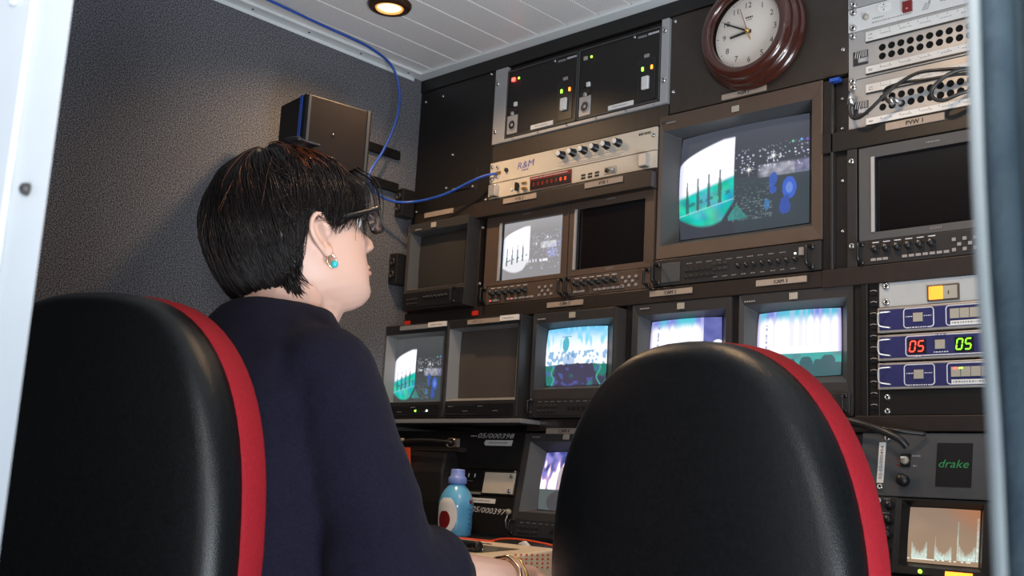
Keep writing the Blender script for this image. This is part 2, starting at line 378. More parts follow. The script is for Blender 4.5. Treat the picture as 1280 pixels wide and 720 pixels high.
# slots in the upright beside the blue panels
sl = MB()
for k in range(11):
    z = .163+k*.019; sl.box(1.175, 1.1865, -.0005, .002, z, z+.0055, 'dark')
    sl.tube(spline([(1.175, -.0008, z+.0065), (1.181, -.0015, z+.008), (1.187, -.0008, z+.0065)], 3), .0007, 'alurail', 5)
sl.build('slotted_strip', rack)
screws(rack, [(1.125, z) for z in (.71, .655, .56, .47)], .004, .003)
screws(rack, ((1.145, .59), (1.145, .44)), -.004, .0055)
screws(rack, ((.2515, .585), (.2515, .455)), -.0045, .004)
def rlabel(x0, x1, z0, z1, txt, y=-.0065, m='label', tm='ink', h=None, shear=0, lab=None, X=None, white=False):
    q = MB().box(x0, x1, y, y+.004, z0, z1, m, X)
    hh = h or (z1-z0)*.62
    if txt: q.text(txt, (x0+x1)/2, z0+(z1-z0-hh)/2, y, hh, tm, align='C', X=X); q.text(txt, (x0+x1)/2+.0006, z0+(z1-z0-hh)/2, y, hh, tm, align='C', X=X)
    else: q.dashes(x0+(x1-x0)*.25, x1-(x1-x0)*.2, (z0+z1)/2, y, (z1-z0)*.2, 'inkgrey', X, seed=int(x0*1000))
    o = q.build('name_label', rack, bevel=.0003)
    o['label'] = lab or ('beige strip label reading '+txt if txt else 'small white strip label')
    return o
rlabel(.049, .148, .634, .646, '')
rlabel(.331, .429, .6245, .6360, 'VTR 2', y=-.0265); rlabel(.565, .663, .6245, .6360, 'VTR 1', y=-.0265)
rlabel(.879, .975, .7575, .768, 'PGM 1', y=-.0045)
rlabel(.458, .556, .384, .395, 'CAM 1'); rlabel(.725, .823, .386, .397, 'CAM 2'); rlabel(.961, 1.061, .386, .397, 'CAM 3')
rlabel(1.208, 1.308, .633, .6455, 'PVW 1', y=-.0085)
rlabel(.473, .570, -.0065, -.0175+.0225, 'CAM 4', X=XT)
q = MB().box(1.107, 1.125, -.012, .0, .741, .747, 'cable_blue'); q.tube(spline([(1.112, -.008, .742), (1.113, -.01, .70), (1.112, -.006, .66)], 5), .0012, 'cable_black', 6)
q.build('cable_tie', rack)
for x, z in ((.242, .3885), (.014, .3805)): MB().box(x-.009, x+.009, -.0065, -.004, z-.005, z+.005, 'dimred').build('tally_lamp', rack)

# ---------------------------------------------------------------- pictures shown on the screens (emitted; the waveform one includes painted glare)
def hsh(a, b): v = math.sin(a*127.1+b*311.7)*43758.5453; return v-math.floor(v)
def sm(a, b, x): t = min(max((x-a)/(b-a), 0), 1); return t*t*(3-2*t)
def mixc(a, b, t): return tuple(a[i]*(1-t)+b[i]*t for i in range(3))
def ns(x, y, s=1): return noise.noise(Vector((x*s, y*s, 3.7)))
STARS = [(.565, .44, .030, (1, 1, 1)), (.745, .345, .032, (1, 1, 1)), (.885, .24, .020, (.2, .75, .4)), (.945, .235, .022, (.15, .5, 1)), (.985, .24, .02, (.3, .1, .9)),
         (.65, .33, .012, (.8, .85, 1)), (.67, .27, .010, (.8, .8, .9)), (.80, .36, .014, (.9, .9, 1)), (.86, .33, .012, (.6, .9, .9)), (.90, .31, .013, (.8, .8, 1)),
         (.50, .40, .010, (.8, .8, .9)), (.53, .37, .008, (.9, .9, 1)), (.60, .38, .010, (.9, .9, 1)), (.96, .35, .015, (.5, .5, .9)), (.83, .28, .010, (.3, .6, .9)), (.70, .38, .01, (.9, .8, .8))]
def specks(u, v, nx, ny, thr, rad, seed=0):      # round points of light, one per jittered cell
    i, j = math.floor(u*nx), math.floor(v*ny)
    if hsh(i+seed, j*3.1+seed) < thr: return 0
    cx0, cz0 = (i+.3+.4*hsh(i, j+9+seed))/nx, (j+.3+.4*hsh(i+5, j+seed))/ny
    d = math.hypot((u-cx0), (v-cz0)*.8); r = rad*(.4+.8*hsh(i*1.7, j*2.3))
    return max(0, min(1, 1.6*(1-d/r)))
def stage(u, v, mono=False, base=None):
    base = base or ((.30, .29, .30) if mono else (.045, .052, .07))
    c = mixc(base, tuple(k*1.3 for k in base), sm(.3, .0, v))
    top = .30-.20*math.sqrt(max(0, min(1, u/.36))) if u < .36 else .10
    bot = .80+.10*math.sin(min(u/.45, 1)*PI)-.10*(u > .35)*(u-.35)/.1
    e = sm(top-.012, top+.012, v)*sm(bot+.02, bot-.02, v)*sm(.455, .445, u)
    inner = mixc((1.15, 1.15, 1.25), (.72, .75, 1.0), sm(.06, .0, u)+.35*sm(.17, .10, v))
    split = .60-.14*u/.45
    gr = (.85, .85, .9) if mono else (.02+.10*ns(u, v, 9), .50+.25*ns(u, v, 14), .46+.22*ns(u, v, 11))
    g = sm(split-.02, split+.03, v) if not mono else sm(.66, .70, v)
    inner = mixc(inner, gr, g)
    for px in (.07, .16, .25, .34):      # dark standing figures
        hv = v+.25*(u-.2)
        if .42 < hv < .74 and abs(u-px) < (.006+.010*sm(.44, .60, hv)*(.6+.7*ns(px*9, v, 22))): inner = mixc(inner, (.05, .09, .10), .85)
    if abs(v-(.70-.22*u)) < .018 and .06 < u < .42 and ns(u, v, 24) > -.05: inner = mixc(inner, (.03, .14, .14), .7)
    if not mono and abs(v-(.78-.22*u)) < .007: inner = mixc(inner, (.35, .8, .75), .6)
    c = mixc(c, inner, e)
    if u > .40:
        k = (.9, .9, .95) if mono else (.55, .55, .66)
        if .62 < u < 1.0: c = mixc(c, k if u < .9 else (.3, .3, .5), .85*sm(.40, .44, v)*sm(.54, .50+.03*u, v)*sm(.62, .68, u)*(.7+.5*ns(u, v, 25)))
        if not mono:
            d = (((u-.86)/.05)**2+((v-.66)/.10)**2); 
            if d < 1: c = mixc(c, (.05, .16, .85), .9)
            if .25 > d: c = mixc(c, (.25, .4, 1), .7)
            if ((u-.745)/.030)**2+((v-.62)/.11)**2 < 1+ns(u, v, 20)*1.2: c = (.04, .11, .58)
            if ((u-.83)/.035)**2+((v-.80)/.09)**2 < 1+ns(u, v, 20)*1.4: c = (.04, .09, .50)
            if ((u-.70)/.02)**2+((v-.78)/.05)**2 < 1: c = (.05, .22, .55)
            if .44 < u < .74 and .55 < v < .90: c = mixc(c, (.22, .30, .32), .8*specks(u, v, 60, 40, .45, .010)*sm(.5, .75, v))
            if .40 < u < .55 and v > .74+abs(u-.47)*1.5 and v < .88: c = mixc(c, (.04, .42, .38), .6)
            if v > .50 and .45 < u: c = mixc(c, (.05, .09, .10), .3)
        else:
            d = (((u-.83)/.09)**2+((v-.60)/.12)**2)
            if d < 1: c = mixc(c, (.45, .5, .95), .7*(.5+ns(u, v, 30)))
            if .42 < u < .78 and .70 < v-.02*u < .75 and hsh(int(u*60), 7) > .4: c = (.95, .95, 1)
            if .40 < u < .95 and .50 < v < .9: c = mixc(c, (.7, .7, .95), specks(u, v, 40, 30, .8, .010))
        for sx_, sy_, r, sc_ in STARS:
            dx, dy = (u-sx_), (v-sy_)*.8; d = math.hypot(dx, dy)
            q = max(0, 1-d/(r*.62)) if d < r else 0
            if r > .025: q = max(q, max(0, 1-min(abs(dx), abs(dy))/.0035)*max(0, 1-d/.055), max(0, 1-min(abs(dx-dy), abs(dx+dy))/.004)*max(0, 1-d/.035))
            c = mixc(c, sc_, min(1, q*1.3))
        if .22 < v < .50: c = mixc(c, (.75, .8, 1.0), specks(u, v, 46, 34, .72, .009, 3)*sm(.20, .36, v)*sm(.50, .42, v))
    return c
def crowd(u, v):       # bright blue-white crowd, dark foreground
    c = mixc((.16, .60, .95), (.75, .95, 1.2), sm(.0, .22, v+.05*ns(u, v, 9)))
    c = mixc(c, (1.15, 1.2, 1.3), sm(.18, .36, v)*(1-.35*sm(.1, .9, ns(u, v, 7)+.4)))
    c = mixc(c, (.30, .75, 1.0), sm(.12, .3, ns(u*2.2, v*.4, 8))*sm(.5, .2, v))
    if .28 < u < .40 and .14 < v < .42 and ((u-.34)/.055)**2+((v-.29)/.13)**2 < 1: c = (.10, .48, .62)
    if abs(v-.155) < .01 and .27 < u < .43: c = (.05, .25, .35)
    if v > .40 and ns(u*1.6, v, 14) > .12: c = mixc(c, (.12, .38, .66), .8)
    if v > .48+.1*ns(u, .3, 16) and .3 < u < .5: c = mixc(c, (.10, .30, .60), .6)
    lim = .655-.03*math.sin(u*3)+.015*ns(u, 0, 20)
    if v > lim:
        t = ns(u*1.3, v, 5); c = mixc((.055, .05, .10), (.02, .22, .17), sm(-.05, .3, t+.28*(abs(u-.5)*2)-.1))
        if ns(u, v, 13) > .3: c = mixc(c, (.10, .12, .45), .6)
        if abs(u-.12-.02*math.sin(v*30)) < .012 or abs(u-.88-.03*math.sin(v*20)) < .012: c = (.06, .42, .30)
    return c
def curtain(seed, split, right_blue):
    def f(u, v):
        s = ns(u+seed, .1, 22); c = mixc((.10, .60, .75), (.22, .28, .75), sm(-.2, .4, ns(u+seed, 0, 6)))
        c = mixc(c, (1.2, 1.2, 1.25), sm(.04, .22+.10*s, v))
        if s > .28 and v < .55: c = mixc(c, (.62, .60, .92), .45)
        c = mixc(c, (.42, .32, .70), max(sm(.06, .0, u), sm(.93, 1.0, u))*.8)
        if u > right_blue and v < split: c = mixc((.16, .17, .48), (.10, .12, .40), ns(u, v, 8)+.5)
        if u > right_blue and ((u-.95)/.07)**2+((v-.43)/.07)**2 < 1: c = (1.1, 1.1, 1.3)
        if abs(u-.12) < .012 and hsh(int(v*50), seed) > .5: c = mixc(c, (.3, .3, .5), .8)
        if v > split:
            c = mixc((.06, .42, .40), (.10, .28, .30), sm(0, .5, ns(u, v, 6)+.3))
            for bx, by, br in ((.60, .80, .075), (.43, .82, .05), (.85, .78, .08), (.74, .84, .06), (.15, .84, .08), (.95, .9, .1)):
                if ((u-bx)/br)**2+(max(0, by-v)/.10)**2 < 1 and v > by-.09: c = (.05, .13, .15)
        return c
    return f
def fire(u, v):
    c = mixc((.05, .08, .30), (.35, .30, .75), sm(-.3, .4, ns(u, v, 7)))
    t = ns(u*2, v*.7, 7)+1.4*(v-.28)+.6*(u-.5)
    c = mixc(c, (1.25, 1.15, 1.2), sm(-.04, .14, t))
    if -.12 < t < .05: c = mixc(c, (.85, .45, .75), .6)
    if .50 < u < .72 and v < .13: c = (.06, .30, .85)
    if .56 < u < .68 and .04 < v < .10: c = (.02, .05, .2)
    if u > .78 and v < .35: c = mixc(c, (.25, .35, .95), .5)
    if .34 < u < .50 and ((u-.40)/.07)**2+((v-.5)/.25)**2 < 1: c = mixc(c, (.25, .16, .22), .7)
    if v > .655:
        c = mixc((.10, .12, .12), (.05, .30, .32), sm(.3, .8, u+.4*ns(u, v, 6)))
        if ((u-.45)/.28)**2+((v-.86)/.20)**2 < 1: c = (.07, .065, .07)
    return c
def wave(u, v):
    c = mixc((.30, .21, .15), (.37, .25, .16), sm(.1, .9, v+.25*ns(u, v, 3)))  # beige-orange glare on the glass, painted into the emitted picture
    c = mixc(c, (.50, .17, .06), sm(.6, 1.2, u+.3-v)*.6)
    h = 0
    for cx0, w0, hh in ((.17, .105, .26), (.51, .115, .22), (.84, .11, .24)):
        d = (u-cx0)/w0
        if abs(d) < 1.05: h = max(h, hh*(.35+.65*abs(d)**1.5)+.05*ns(u, 1, 60)+.03)
    if abs(u-.71) < .008: h = max(h, .68)
    if abs(u-.975) < .012: h = max(h, .76)
    if abs(u-.40) < .006: h = max(h, .42)
    base_ = .93-(.02*u)
    if base_-h < v < base_: c = mixc(c, (.75, .95, .88), min(1, (.30+.7*sm(base_-h, base_-.04, v))*(.55+.9*abs(ns(u, v*.3, 55)))))
    if abs(v-.93) < .01 and (hsh(int(u*30), 1) > .5): c = (1, 1, .9)
    return c

def pic_screen(name, parent, x0, x1, z0, z1, y, f, nx=120, nz=96, bulge=.006, corner=.0, mat_='screen', X=None, gain=1):
    k = MB(); vs = []; fs = []
    for j in range(nz+1):
        for i in range(nx+1):
            u, v = i/nx, j/nz; a, b_ = 2*u-1, 2*v-1
            # barrel outline of a tube screen
            xx = a*(1-corner*b_*b_); zz = b_*(1-corner*a*a)
            vs.append((x0+(x1-x0)*(xx+1)/2, y-bulge*(1-a*a*.5-b_*b_*.5), z1-(z1-z0)*(zz+1)/2))
    for j in range(nz):
        for i in range(nx): p = j*(nx+1)+i; fs.append((p, p+nx+1, p+nx+2, p+1))
    k.add(vs, fs, mat_, True, X)
    o = k.build(name, parent); me = o.data
    if f:
        ca = me.color_attributes.new('pic', 'FLOAT_COLOR', 'POINT'); cols = []
        for j in range(nz+1):
            for i in range(nx+1):
                c = f(i/nx, j/nz); cols += [max(c[0], 0)*gain, max(c[1], 0)*gain, max(c[2], 0)*gain, 1]
        ca.data.foreach_set('color', cols)
    return o

# ---------------------------------------------------------------- monitors
def ringbox(mb, O, Op, yf, yo, S, ys, mf, mfl, X=None, back=.16):
    # O outer rect (front), Op opening rect at yo, S screen rect at ys ; box with a stepped recess
    def rect(r, y): return [(r[0], y, r[2]), (r[1], y, r[2]), (r[1], y, r[3]), (r[0], y, r[3])]
    vs = rect(O, back)+rect(O, yf)+rect(Op, yo)+rect(S, ys)
    fs1 = [(0, 1, 5, 4), (1, 2, 6, 5), (2, 3, 7, 6), (3, 0, 4, 7), (3, 2, 1, 0)]+[(4+i, 4+(i+1) % 4, 8+(i+1) % 4, 8+i) for i in range(4)]
    mb.add(vs, fs1, mf, X=X)
    vs2 = rect(Op, yo)+rect(S, ys)
    mb.add(vs2, [(i, (i+1) % 4, 4+(i+1) % 4, 4+i) for i in range(4)], mfl, X=X)
    e_ = .004; mb.box(S[0]-e_, S[1]+e_, ys+.001, ys+.012, S[2]-e_, S[3]+e_, 'dark', X)
def handle(parent, x, z0, z1, y, X=None, m='knob', r=.0032, out=.02, name='handle'):
    q = MB(); q.tube(spline([(x, y, z1), (x, y-out*.8, z1-.001), (x, y-out, z1-.006), (x, y-out, (z0+z1)/2), (x, y-out, z0+.006), (x, y-out*.8, z0+.001), (x, y, z0)], 4), r, m, 8, X)
    for z in (z0, z1): q.cyl((x, y, z), (x, y-.003, z), r*1.8, m, X=X)
    return q.build(name, parent)
def knobs(parent, xs, z, y, r=.006, m='knob', X=None, lines=True, h=.010):
    for x in xs:
        q = MB(); T_ = RY((x, y, z));
        if X is not None: T_ = X @ T_
        q.lathe([(r*1.15, 0), (r*1.15, .001), (r, .0015), (r*.88, h), (r*.7, h+.001)], m, 18, T_)
        q.box(x-.0006, x+.0006, y-h-.0014, y-h-.0008, z+r*.1, z+r*.7, 'key', X)
        q.build('knob', parent)
def keys(parent, spots, y, w_, h_, m='key', X=None, name='button'):
    for x, z in spots: MB().box(x-w_/2, x+w_/2, y-.0025, y, z-h_/2, z+h_/2, m, X).build(name, parent, bevel=.0004)

def crt(name, label, cat, O, Op, S, yf, ys, f, group, bez='bezel', fl='flank', off='screenoff', ctrl=None, tally=None, X=None, nx=110, nz=90, bulge=.004, corner=.02, brand=None, back=.3, gain=1):
    t = thing(name, ((O[0]+O[1])/2, yf, O[2]), label, cat, group)
    q = MB(); ringbox(q, O, Op, yf, yf+.003, S, ys, bez, fl, X, back); q.build('housing', t, bevel=.0012)
    if f: pic_screen('screen', t, S[0], S[1], S[2], S[3], ys, f, nx, nz, bulge, corner, X=X, gain=gain)
    else: pic_screen('screen', t, S[0], S[1], S[2], S[3], ys, None, 16, 12, bulge, corner, off, X=X)
    if tally:
        MB().box(tally[0]-.008, tally[0]+.008, yf-.0015, yf+.001, tally[1]-.006, tally[1]+.006, 'beigekey', X).build('tally_window', t, bevel=.0006)
    if brand: MB().dashes(brand[0], brand[0]+.022, brand[1], yf, .0028, 'inkgrey', X, 5).build('badge', t)
    return t
GA = 'picture monitors in the rack wall'
# programme monitor
pgm = crt('picture_monitor', 'largest picture monitor, under the wall clock, showing a stage and a night city', 'monitor',
    (.7345, 1.0885, .460, .7525), (.741, 1.067, .487, .722), (.758, 1.043, .503, .715), -.002, .042, stage, GA, bez='bezelbrown', fl='flank', tally=(.909, .735), nx=220, nz=170, bulge=.009, brand=(.75, .737), back=.38)
q = MB().box(.735, 1.088, -.006, .2, .405, .457, 'ctrl').box(.752, .795, -.0075, -.006, .411, .449, 'flank')
q.build('control_drawer', pgm, bevel=.001)
keys(pgm, [(.81+i*.012, z) for z in (.418, .430) for i in range(6)], -.006, .008, .005, 'ctrl')
keys(pgm, [(.872+i*.012, .437) for i in range(3)]+[(.872+i*.012, .427) for i in range(3)], -.006, .008, .005, 'bezel')
q = MB()
for i in range(10): q.dashes(.81+i*.022, .822+i*.022, .4435, -.0062, .0015, 'inkgrey', seed=i)
for i in range(9): q.dashes(.87+i*.020, .88+i*.020, .412, -.0062, .0015, 'inkgrey', seed=i+20)
q.build('panel_print', pgm)
knobs(pgm, [.925+i*.0165 for i in range(8)], .428, -.006, .0042, 'knob', h=.006)
MB().box(1.048, 1.056, -.010, -.006, .434, .448, 'key').build('power_switch', pgm)
MB().box(1.038, 1.041, -.0085, -.006, .437, .440, 'ledwhite').build('indicator_lamp', pgm)
handle(pgm, .744, .412, .448, -.006); handle(pgm, 1.071, .412, .448, -.006)
# camera monitors
def cam_mon(label, O, Op, S, yf, ys, f, tally, brand, X=None, zc=None, g=1):
    t = crt('picture_monitor', label, 'monitor', O, Op, S, yf, ys, f, GA, tally=tally, brand=brand, X=X, bulge=.005, corner=.03, back=.30 if X is None else .2, gain=g)
    z0 = O[2]; w_ = O[1]-O[0]
    q = MB().box(O[0]+.004, O[1]-.003, yf-.005, yf, z0+.003, z0+.038, 'ctrl', X); q.build('control_drawer', t, bevel=.0008)
    q = MB()
    for i in range(9): q.dashes(O[0]+.03+i*.017, O[0]+.04+i*.017, z0+.031, yf-.0052, .0012, 'inkgrey', X, i)
    q.build('panel_print', t)
    keys(t, [(O[0]+.032+i*.011, z0+b_) for i in range(5) for b_ in (.013, .023)], yf-.005, .007, .0045, 'bezel', X)
    keys(t, [(O[0]+w_*.52+i*.012, z0+.018) for i in range(6)], yf-.005, .006, .006, 'knob', X, 'small_knob')
    handle(t, O[0]+.011, z0+.008, z0+.034, yf-.005, X, r=.002, out=.012); handle(t, O[1]-.010, z0+.008, z0+.034, yf-.005, X, r=.002, out=.012)
    return t
cam_mon('picture monitor under the CAM 1 label, showing a crowd in bright blue and white light', (.443, .6617, .1515, .368), (.451, .654, .209, .3475), (.459, .622, .2175, .3385), -.03, .0, crowd, (.550, .359), (.455, .356))
cam_mon('picture monitor under the CAM 2 label, white curtain and blue strip on screen', (.6815, .9065, .1515, .3735), (.694, .895, .209, .352), (.705, .870, .222, .344), -.002, .030, curtain(1.3, .62, .76), (.796, .3635), (.700, .3645))
cam_mon('picture monitor under the CAM 3 label, showing a white curtain above heads in teal light', (.924, .1445+1, .1515, .3735), (.933, 1.133, .209, .3545), (.945, 1.110, .2235, .3435), -.002, .030, curtain(4.1, .655, 2), (1.034, .3635), (.935, .3605))
c4 = cam_mon('picture monitor under the CAM 4 label, showing dark figures before bright flames', (.414, .640, -.222, -.0065+.002), (.428, .622, -.168, -.021), (.452, .590, -.158, -.037), -.002, .028, fire, (.526, -.0115), (.433, -.013), X=XT)

# small monitors right over the metal strip (two, with deep grey flanks)
def ext(label, x0, x1, O, Op, S, f, leds=False, off='screenoffwarm'):
    t = crt('picture_monitor', label, 'monitor', O, Op, S, -.06, -.03, f, GA, fl='flanklight', off=off, bulge=.003, corner=.008, bez='ctrl')
    q = MB().box(O[0]+.01, O[1]-.01, -.0625, -.06, O[2]+.004, O[2]+.030, 'dark')
    q.build('control_drawer', t, bevel=.0008)
    q = MB()
    for i in range(4): q.dashes(O[0]+.02+i*.045, O[0]+.035+i*.045, O[2]+.024-(i % 2)*.010, -.0627, .0014, 'inkgrey', seed=i)
    q.box(O[0]+.014, O[0]+.10, -.0633, -.0625, O[2]+.007, O[2]+.0078, 'flank').box(O[0]+.014, O[0]+.10, -.0633, -.0625, O[2]+.026, O[2]+.0268, 'flank')
    q.build('panel_print', t)
    if leds:
        for x, mm in ((.128, 'ledgreen'), (.166, 'ledwhite')): MB().lathe([(.0024, 0), (.0024, .001), (.001, .0024)], mm, 12, RY((x-.0, -.0625, O[2]+.016))).build('indicator_lamp', t)
    return t
def ext_stage(u, v): return stage(u*.98, (v-.09)*1.02, False, (.055, .06, .062)) if True else 0
e1 = ext('small picture monitor beside the woman, showing the lit stage in green and white', 0, 0, (.0015, .2135, .149, .365), (.004, .203, .186, .343), (.012, .172, .190, .338), ext_stage, True)
e2 = ext('small switched-off picture monitor with a brown-grey screen, left of the CAM 1 monitor', 0, 0, (.215, .4360, .149, .365), (.219, .428, .186, .346), (.229, .400, .194, .342), None)
for e_, x0, x1, x2, tx, lm in ((e1, .056, .152, .211, '', 'flanklight'), (e2, .279, .377, .431, 'EXT 1, 11 1', 'label')):
    q = MB().box(x0, x1, -.0635, -.06, .3515, .3615, lm)
    if tx: q.text(tx, x0+.018, .354, -.0635, .0048, 'ink')
    else: q.dashes(x0+.03, x0+.06, .3565, -.0635, .002, 'inkgrey')
    q.build('name_label', e_, bevel=.0003)
    q = MB().box(x1+.001, x2, -.0645, -.06, .3525, .3640, 'labelwhite').dashes(x1+.010, x2-.010, .358, -.0645, .002, 'inkgrey'); q.build('white_label', e_, bevel=.0003)
strip = MB().box(.0015, .4535, -.064, .02, .1375, .1465, 'alu').box(.0015, .4535, -.060, .02, .1345, .1375, 'dark')
tag(strip.build('shelf', bevel=.001), 'narrow bare metal shelf edge under the two small picture monitors', 'shelf')

# top-left monitor, standing proud
t = crt('picture_monitor', 'switched-off picture monitor at the far left of the wall, below the hanging blue cable', 'monitor',
    (.033, .238, .4035, .611), (.040, .2335, .452, .5915), (.050, .205, .460, .585), -.04, -.012, None, GA, tally=(.122, .601), brand=(.058, .596), bulge=.003, back=.25)
q = MB().box(.036, .235, -.045, -.04, .407, .443, 'dark'); q.build('control_drawer', t, bevel=.0008)
keys(t, [(.056+i*.010, z) for i in range(4) for z in (.417, .427)], -.045, .006, .004, 'bezel')
knobs(t, [.115+i*.012 for i in range(7)], .428, -.045, .0035, h=.004)
handle(t, .212, .411, .443, -.045, r=.0022, out=.012)

# ---------------------------------------------------------------- twin flat monitors and the preview flat monitor
def lcd(label, x0, x1, z0, z1, S, f, bez, ctl, hL, hR, kx0, kstep, nk, kz, cols, strip_m='alurail', lit=False, word=None):
    t = thing('flat_monitor', ((x0+x1)/2, 0, z0), label, 'monitor', GA)
    q = MB(); ringbox(q, (x0, x1, z0+.042, z1), (S[0]-.004, S[1]+.002, S[2]-.001, S[3]+.001), -.004, -.003, S, .004, bez, 'dark', back=.09); q.build('housing', t, bevel=.001)
    MB().box(x0, x1, -.003, .09, z0, z0+.0415, ctl).build('control_panel', t, bevel=.001)
    MB().box(S[0]-.007, S[0]-.001, -.006, -.002, S[2]-.001, S[3]+.002, strip_m).build('edge_strip', t, bevel=.0006)
    if f: pic_screen('screen', t, *S, .004, f, 120, 96, 0, 0)
    else: pic_screen('screen', t, *S, .004, None, 4, 4, 0, 0, 'lcdoff')
    knobs(t, [kx0+i*kstep for i in range(nk)], z0+kz, -.003, .0062, h=.010)
    q = MB()
    for i in range(nk): q.box(kx0+i*kstep-.006, kx0+i*kstep+.006, -.0036, -.003, z0+kz+.0105, z0+kz+.012, 'print')
    q.dashes((x0+x1)/2-.012, (x0+x1)/2+.012, z1-.010, -.004, .0016, 'inkgrey')
    q.build('panel_print', t)
    kk = [(kx0-.004+i*.0105, z0+.008) for i in range(3)]+[(kx0+.050+i*.0115, z0+.0085) for i in range(7)]
    keys(t, kk, -.003, .0085, .0045)
    keys(t, [(cols+i*.0085, z0+.010+j*.0085) for i in range(5) for j in range(3) if (i+j) % 2 == 0], -.003, .006, .0055, 'key')
    if word: MB().text(word, S[0]+(S[1]-S[0])*.47, S[2]-.0085, -.004, .0045, 'key', width=.020).build('badge', t)
    if lit:
        for x, z in ((kx0-.004, z0+.008), (kx0+.061, z0+.0085)): MB().box(x-.002, x+.002, -.006, -.0055, z-.001, z+.001, 'ledsoftred').build('indicator_lamp', t)
    for hx in (hL, hR): handle(t, hx, z0+.006, z0+.037, -.003, r=.0028, out=.015)
    return t
lcd('flat monitor, left one of the side-by-side pair, showing the lit stage in grey', .262, .5055, .4045, .6105, (.311, .486, .4575, .5865), lambda u, v: stage(u, v*1.02, True), 'ctrlbrown', 'ctrlbrown', .268, .497, .292, .0195, 6, .025, .432, lit=True)
lcd('flat monitor, right one of the side-by-side pair, switched off and black', .5085, .728, .4045, .6105, (.530, .703, .4605, .588), None, 'ctrlbrown', 'ctrlbrown', .513, .718, .536, .0195, 6, .025, .655, word='SONY')
lcd('black flat monitor under the PVW 1 label beside the door seal', 1.1575, 1.4165, .4045, .6105, (1.187, 1.385, .461, .590), None, 'flank', 'ctrl', 1.162, 1.408, 1.187, .0190, 6, .026, 1.318, word='SONY')

# ---------------------------------------------------------------- power supply frame with two modules
psu = thing('power_supply_frame', (.507, 0, .779), 'wide black rack unit with grey side rails and red lamp, left of the clock', 'rack unit')
q = MB()
q.box(.264, .302, -.006, .03, .779, .9605, 'alurail').box(.7345, .7525, -.006, .03, .779, .9605, 'alurail').box(.302, .7345, -.005, .03, .779, .7865, 'alurail')
q.box(.300, .7355, .004, .3, .786, .9605, 'rackblack'); q.build('chassis', psu, bevel=.0008)
screws(psu, ((.273, .925), (.273, .808), (.7435, .935), (.7435, .828)), -.006, .0058)
screws(psu, [(x, .7828) for x in (.33, .405, .49, .57, .65, .72)], -.005, .002)
def module(x0, x1, red):
    q = MB().box(x0, x1, -.004, .2, .788, .9475, 'rackblack')
    for a, b_, c, d in ((x0, x0+.0022, .788, .9475), (x1-.0022, x1, .788, .9475), (x0, x1, .9453, .9475), (x0, x1, .788, .7902)): q.box(a, b_, -.0065, -.004, c, d, 'flank')
    mo = q.build('module', psu, bevel=.0004)
    w_ = x1-x0
    q = MB().box(x1-.053, x1-.013, -.0052, -.004, .798, .884, 'dark')
    for a, b_, c, d in ((x1-.054, x1-.053, .797, .885), (x1-.013, x1-.012, .797, .885), (x1-.054, x1-.012, .884, .885), (x1-.054, x1-.012, .797, .798)): q.box(a, b_, -.0055, -.004, c, d, 'bezel')
    q.build('switch_plate', mo)
    MB().box(x1-.042, x1-.025, -.012, -.005, .818, .846, 'white').build('rocker_switch', mo, bevel=.002)
    MB().box(x1-.040, x1-.028, -.0065, -.004, .888, .895, 'key').build('cover', mo)
    for x, mm in ((x1-.043, 'ledgreen'), (x1-.020, 'ledorange')):
        MB().box(x-.002, x+.002, -.0075, -.005, .860, .868, mm).build('indicator_lamp', mo)
    # connector
    q = MB().box(x0+.006, x0+.037, -.0055, -.004, .795, .838, 'alurail')
    q.lathe([(.0125, 0), (.0125, .002), (.011, .0025), (.011, .0012), (.004, .0012), (.004, .002)], 'alurail', 24, RY((x0+.0215, -.0055, .815)))
    q.lathe([(.0095, .0014), (.0085, .0016)], 'dark', 20, RY((x0+.0215, -.0055, .815))); q.cyl((x0+.0215, -.005, .842), (x0+.0215, -.008, .842), .005, 'alurail')
    q.build('connector', mo)
    MB().box(x0+.0255, x0+.0345, -.009, -.004, .858, .868, 'white').build('push_button', mo, bevel=.001)
    MB().box(x0+.0135, x0+.022, -.006, -.004, .859, .868, 'dark').box(x0+.028, x0+.034, -.006, -.004, .845, .853, 'ctrl').build('small_button', mo)
    MB().box(x0+.014, x0+.023, -.007, -.004, .921, .929, 'ledred' if red else 'beigekey').build('alarm_lamp', mo)
    MB().lathe([(.0028, 0), (.0028, .001), (.001, .0026)], 'ledgreen', 12, RY((x0+.034, -.004, .9255))).build('indicator_lamp', mo)
    q = MB().box(x1-.130, x1-.065, -.006, -.004, .7925, .8025, 'labelwhite').dashes(x1-.118, x1-.078, .7975, -.006, .002, 'inkgrey'); q.build('white_label', mo)
    q = MB().cyl((x1-.067, -.004, .940), (x1-.067, -.0065, .940), .003, 'steel').dashes(x1-.058, x1-.034, .937, -.004, .0045, 'inkgrey', seed=3).dashes(x1-.032, x1-.006, .938, -.004, .004, 'print', seed=8)
    q.build('panel_print', mo)
module(.3035, .5135, True); module(.5165, .7325, False)

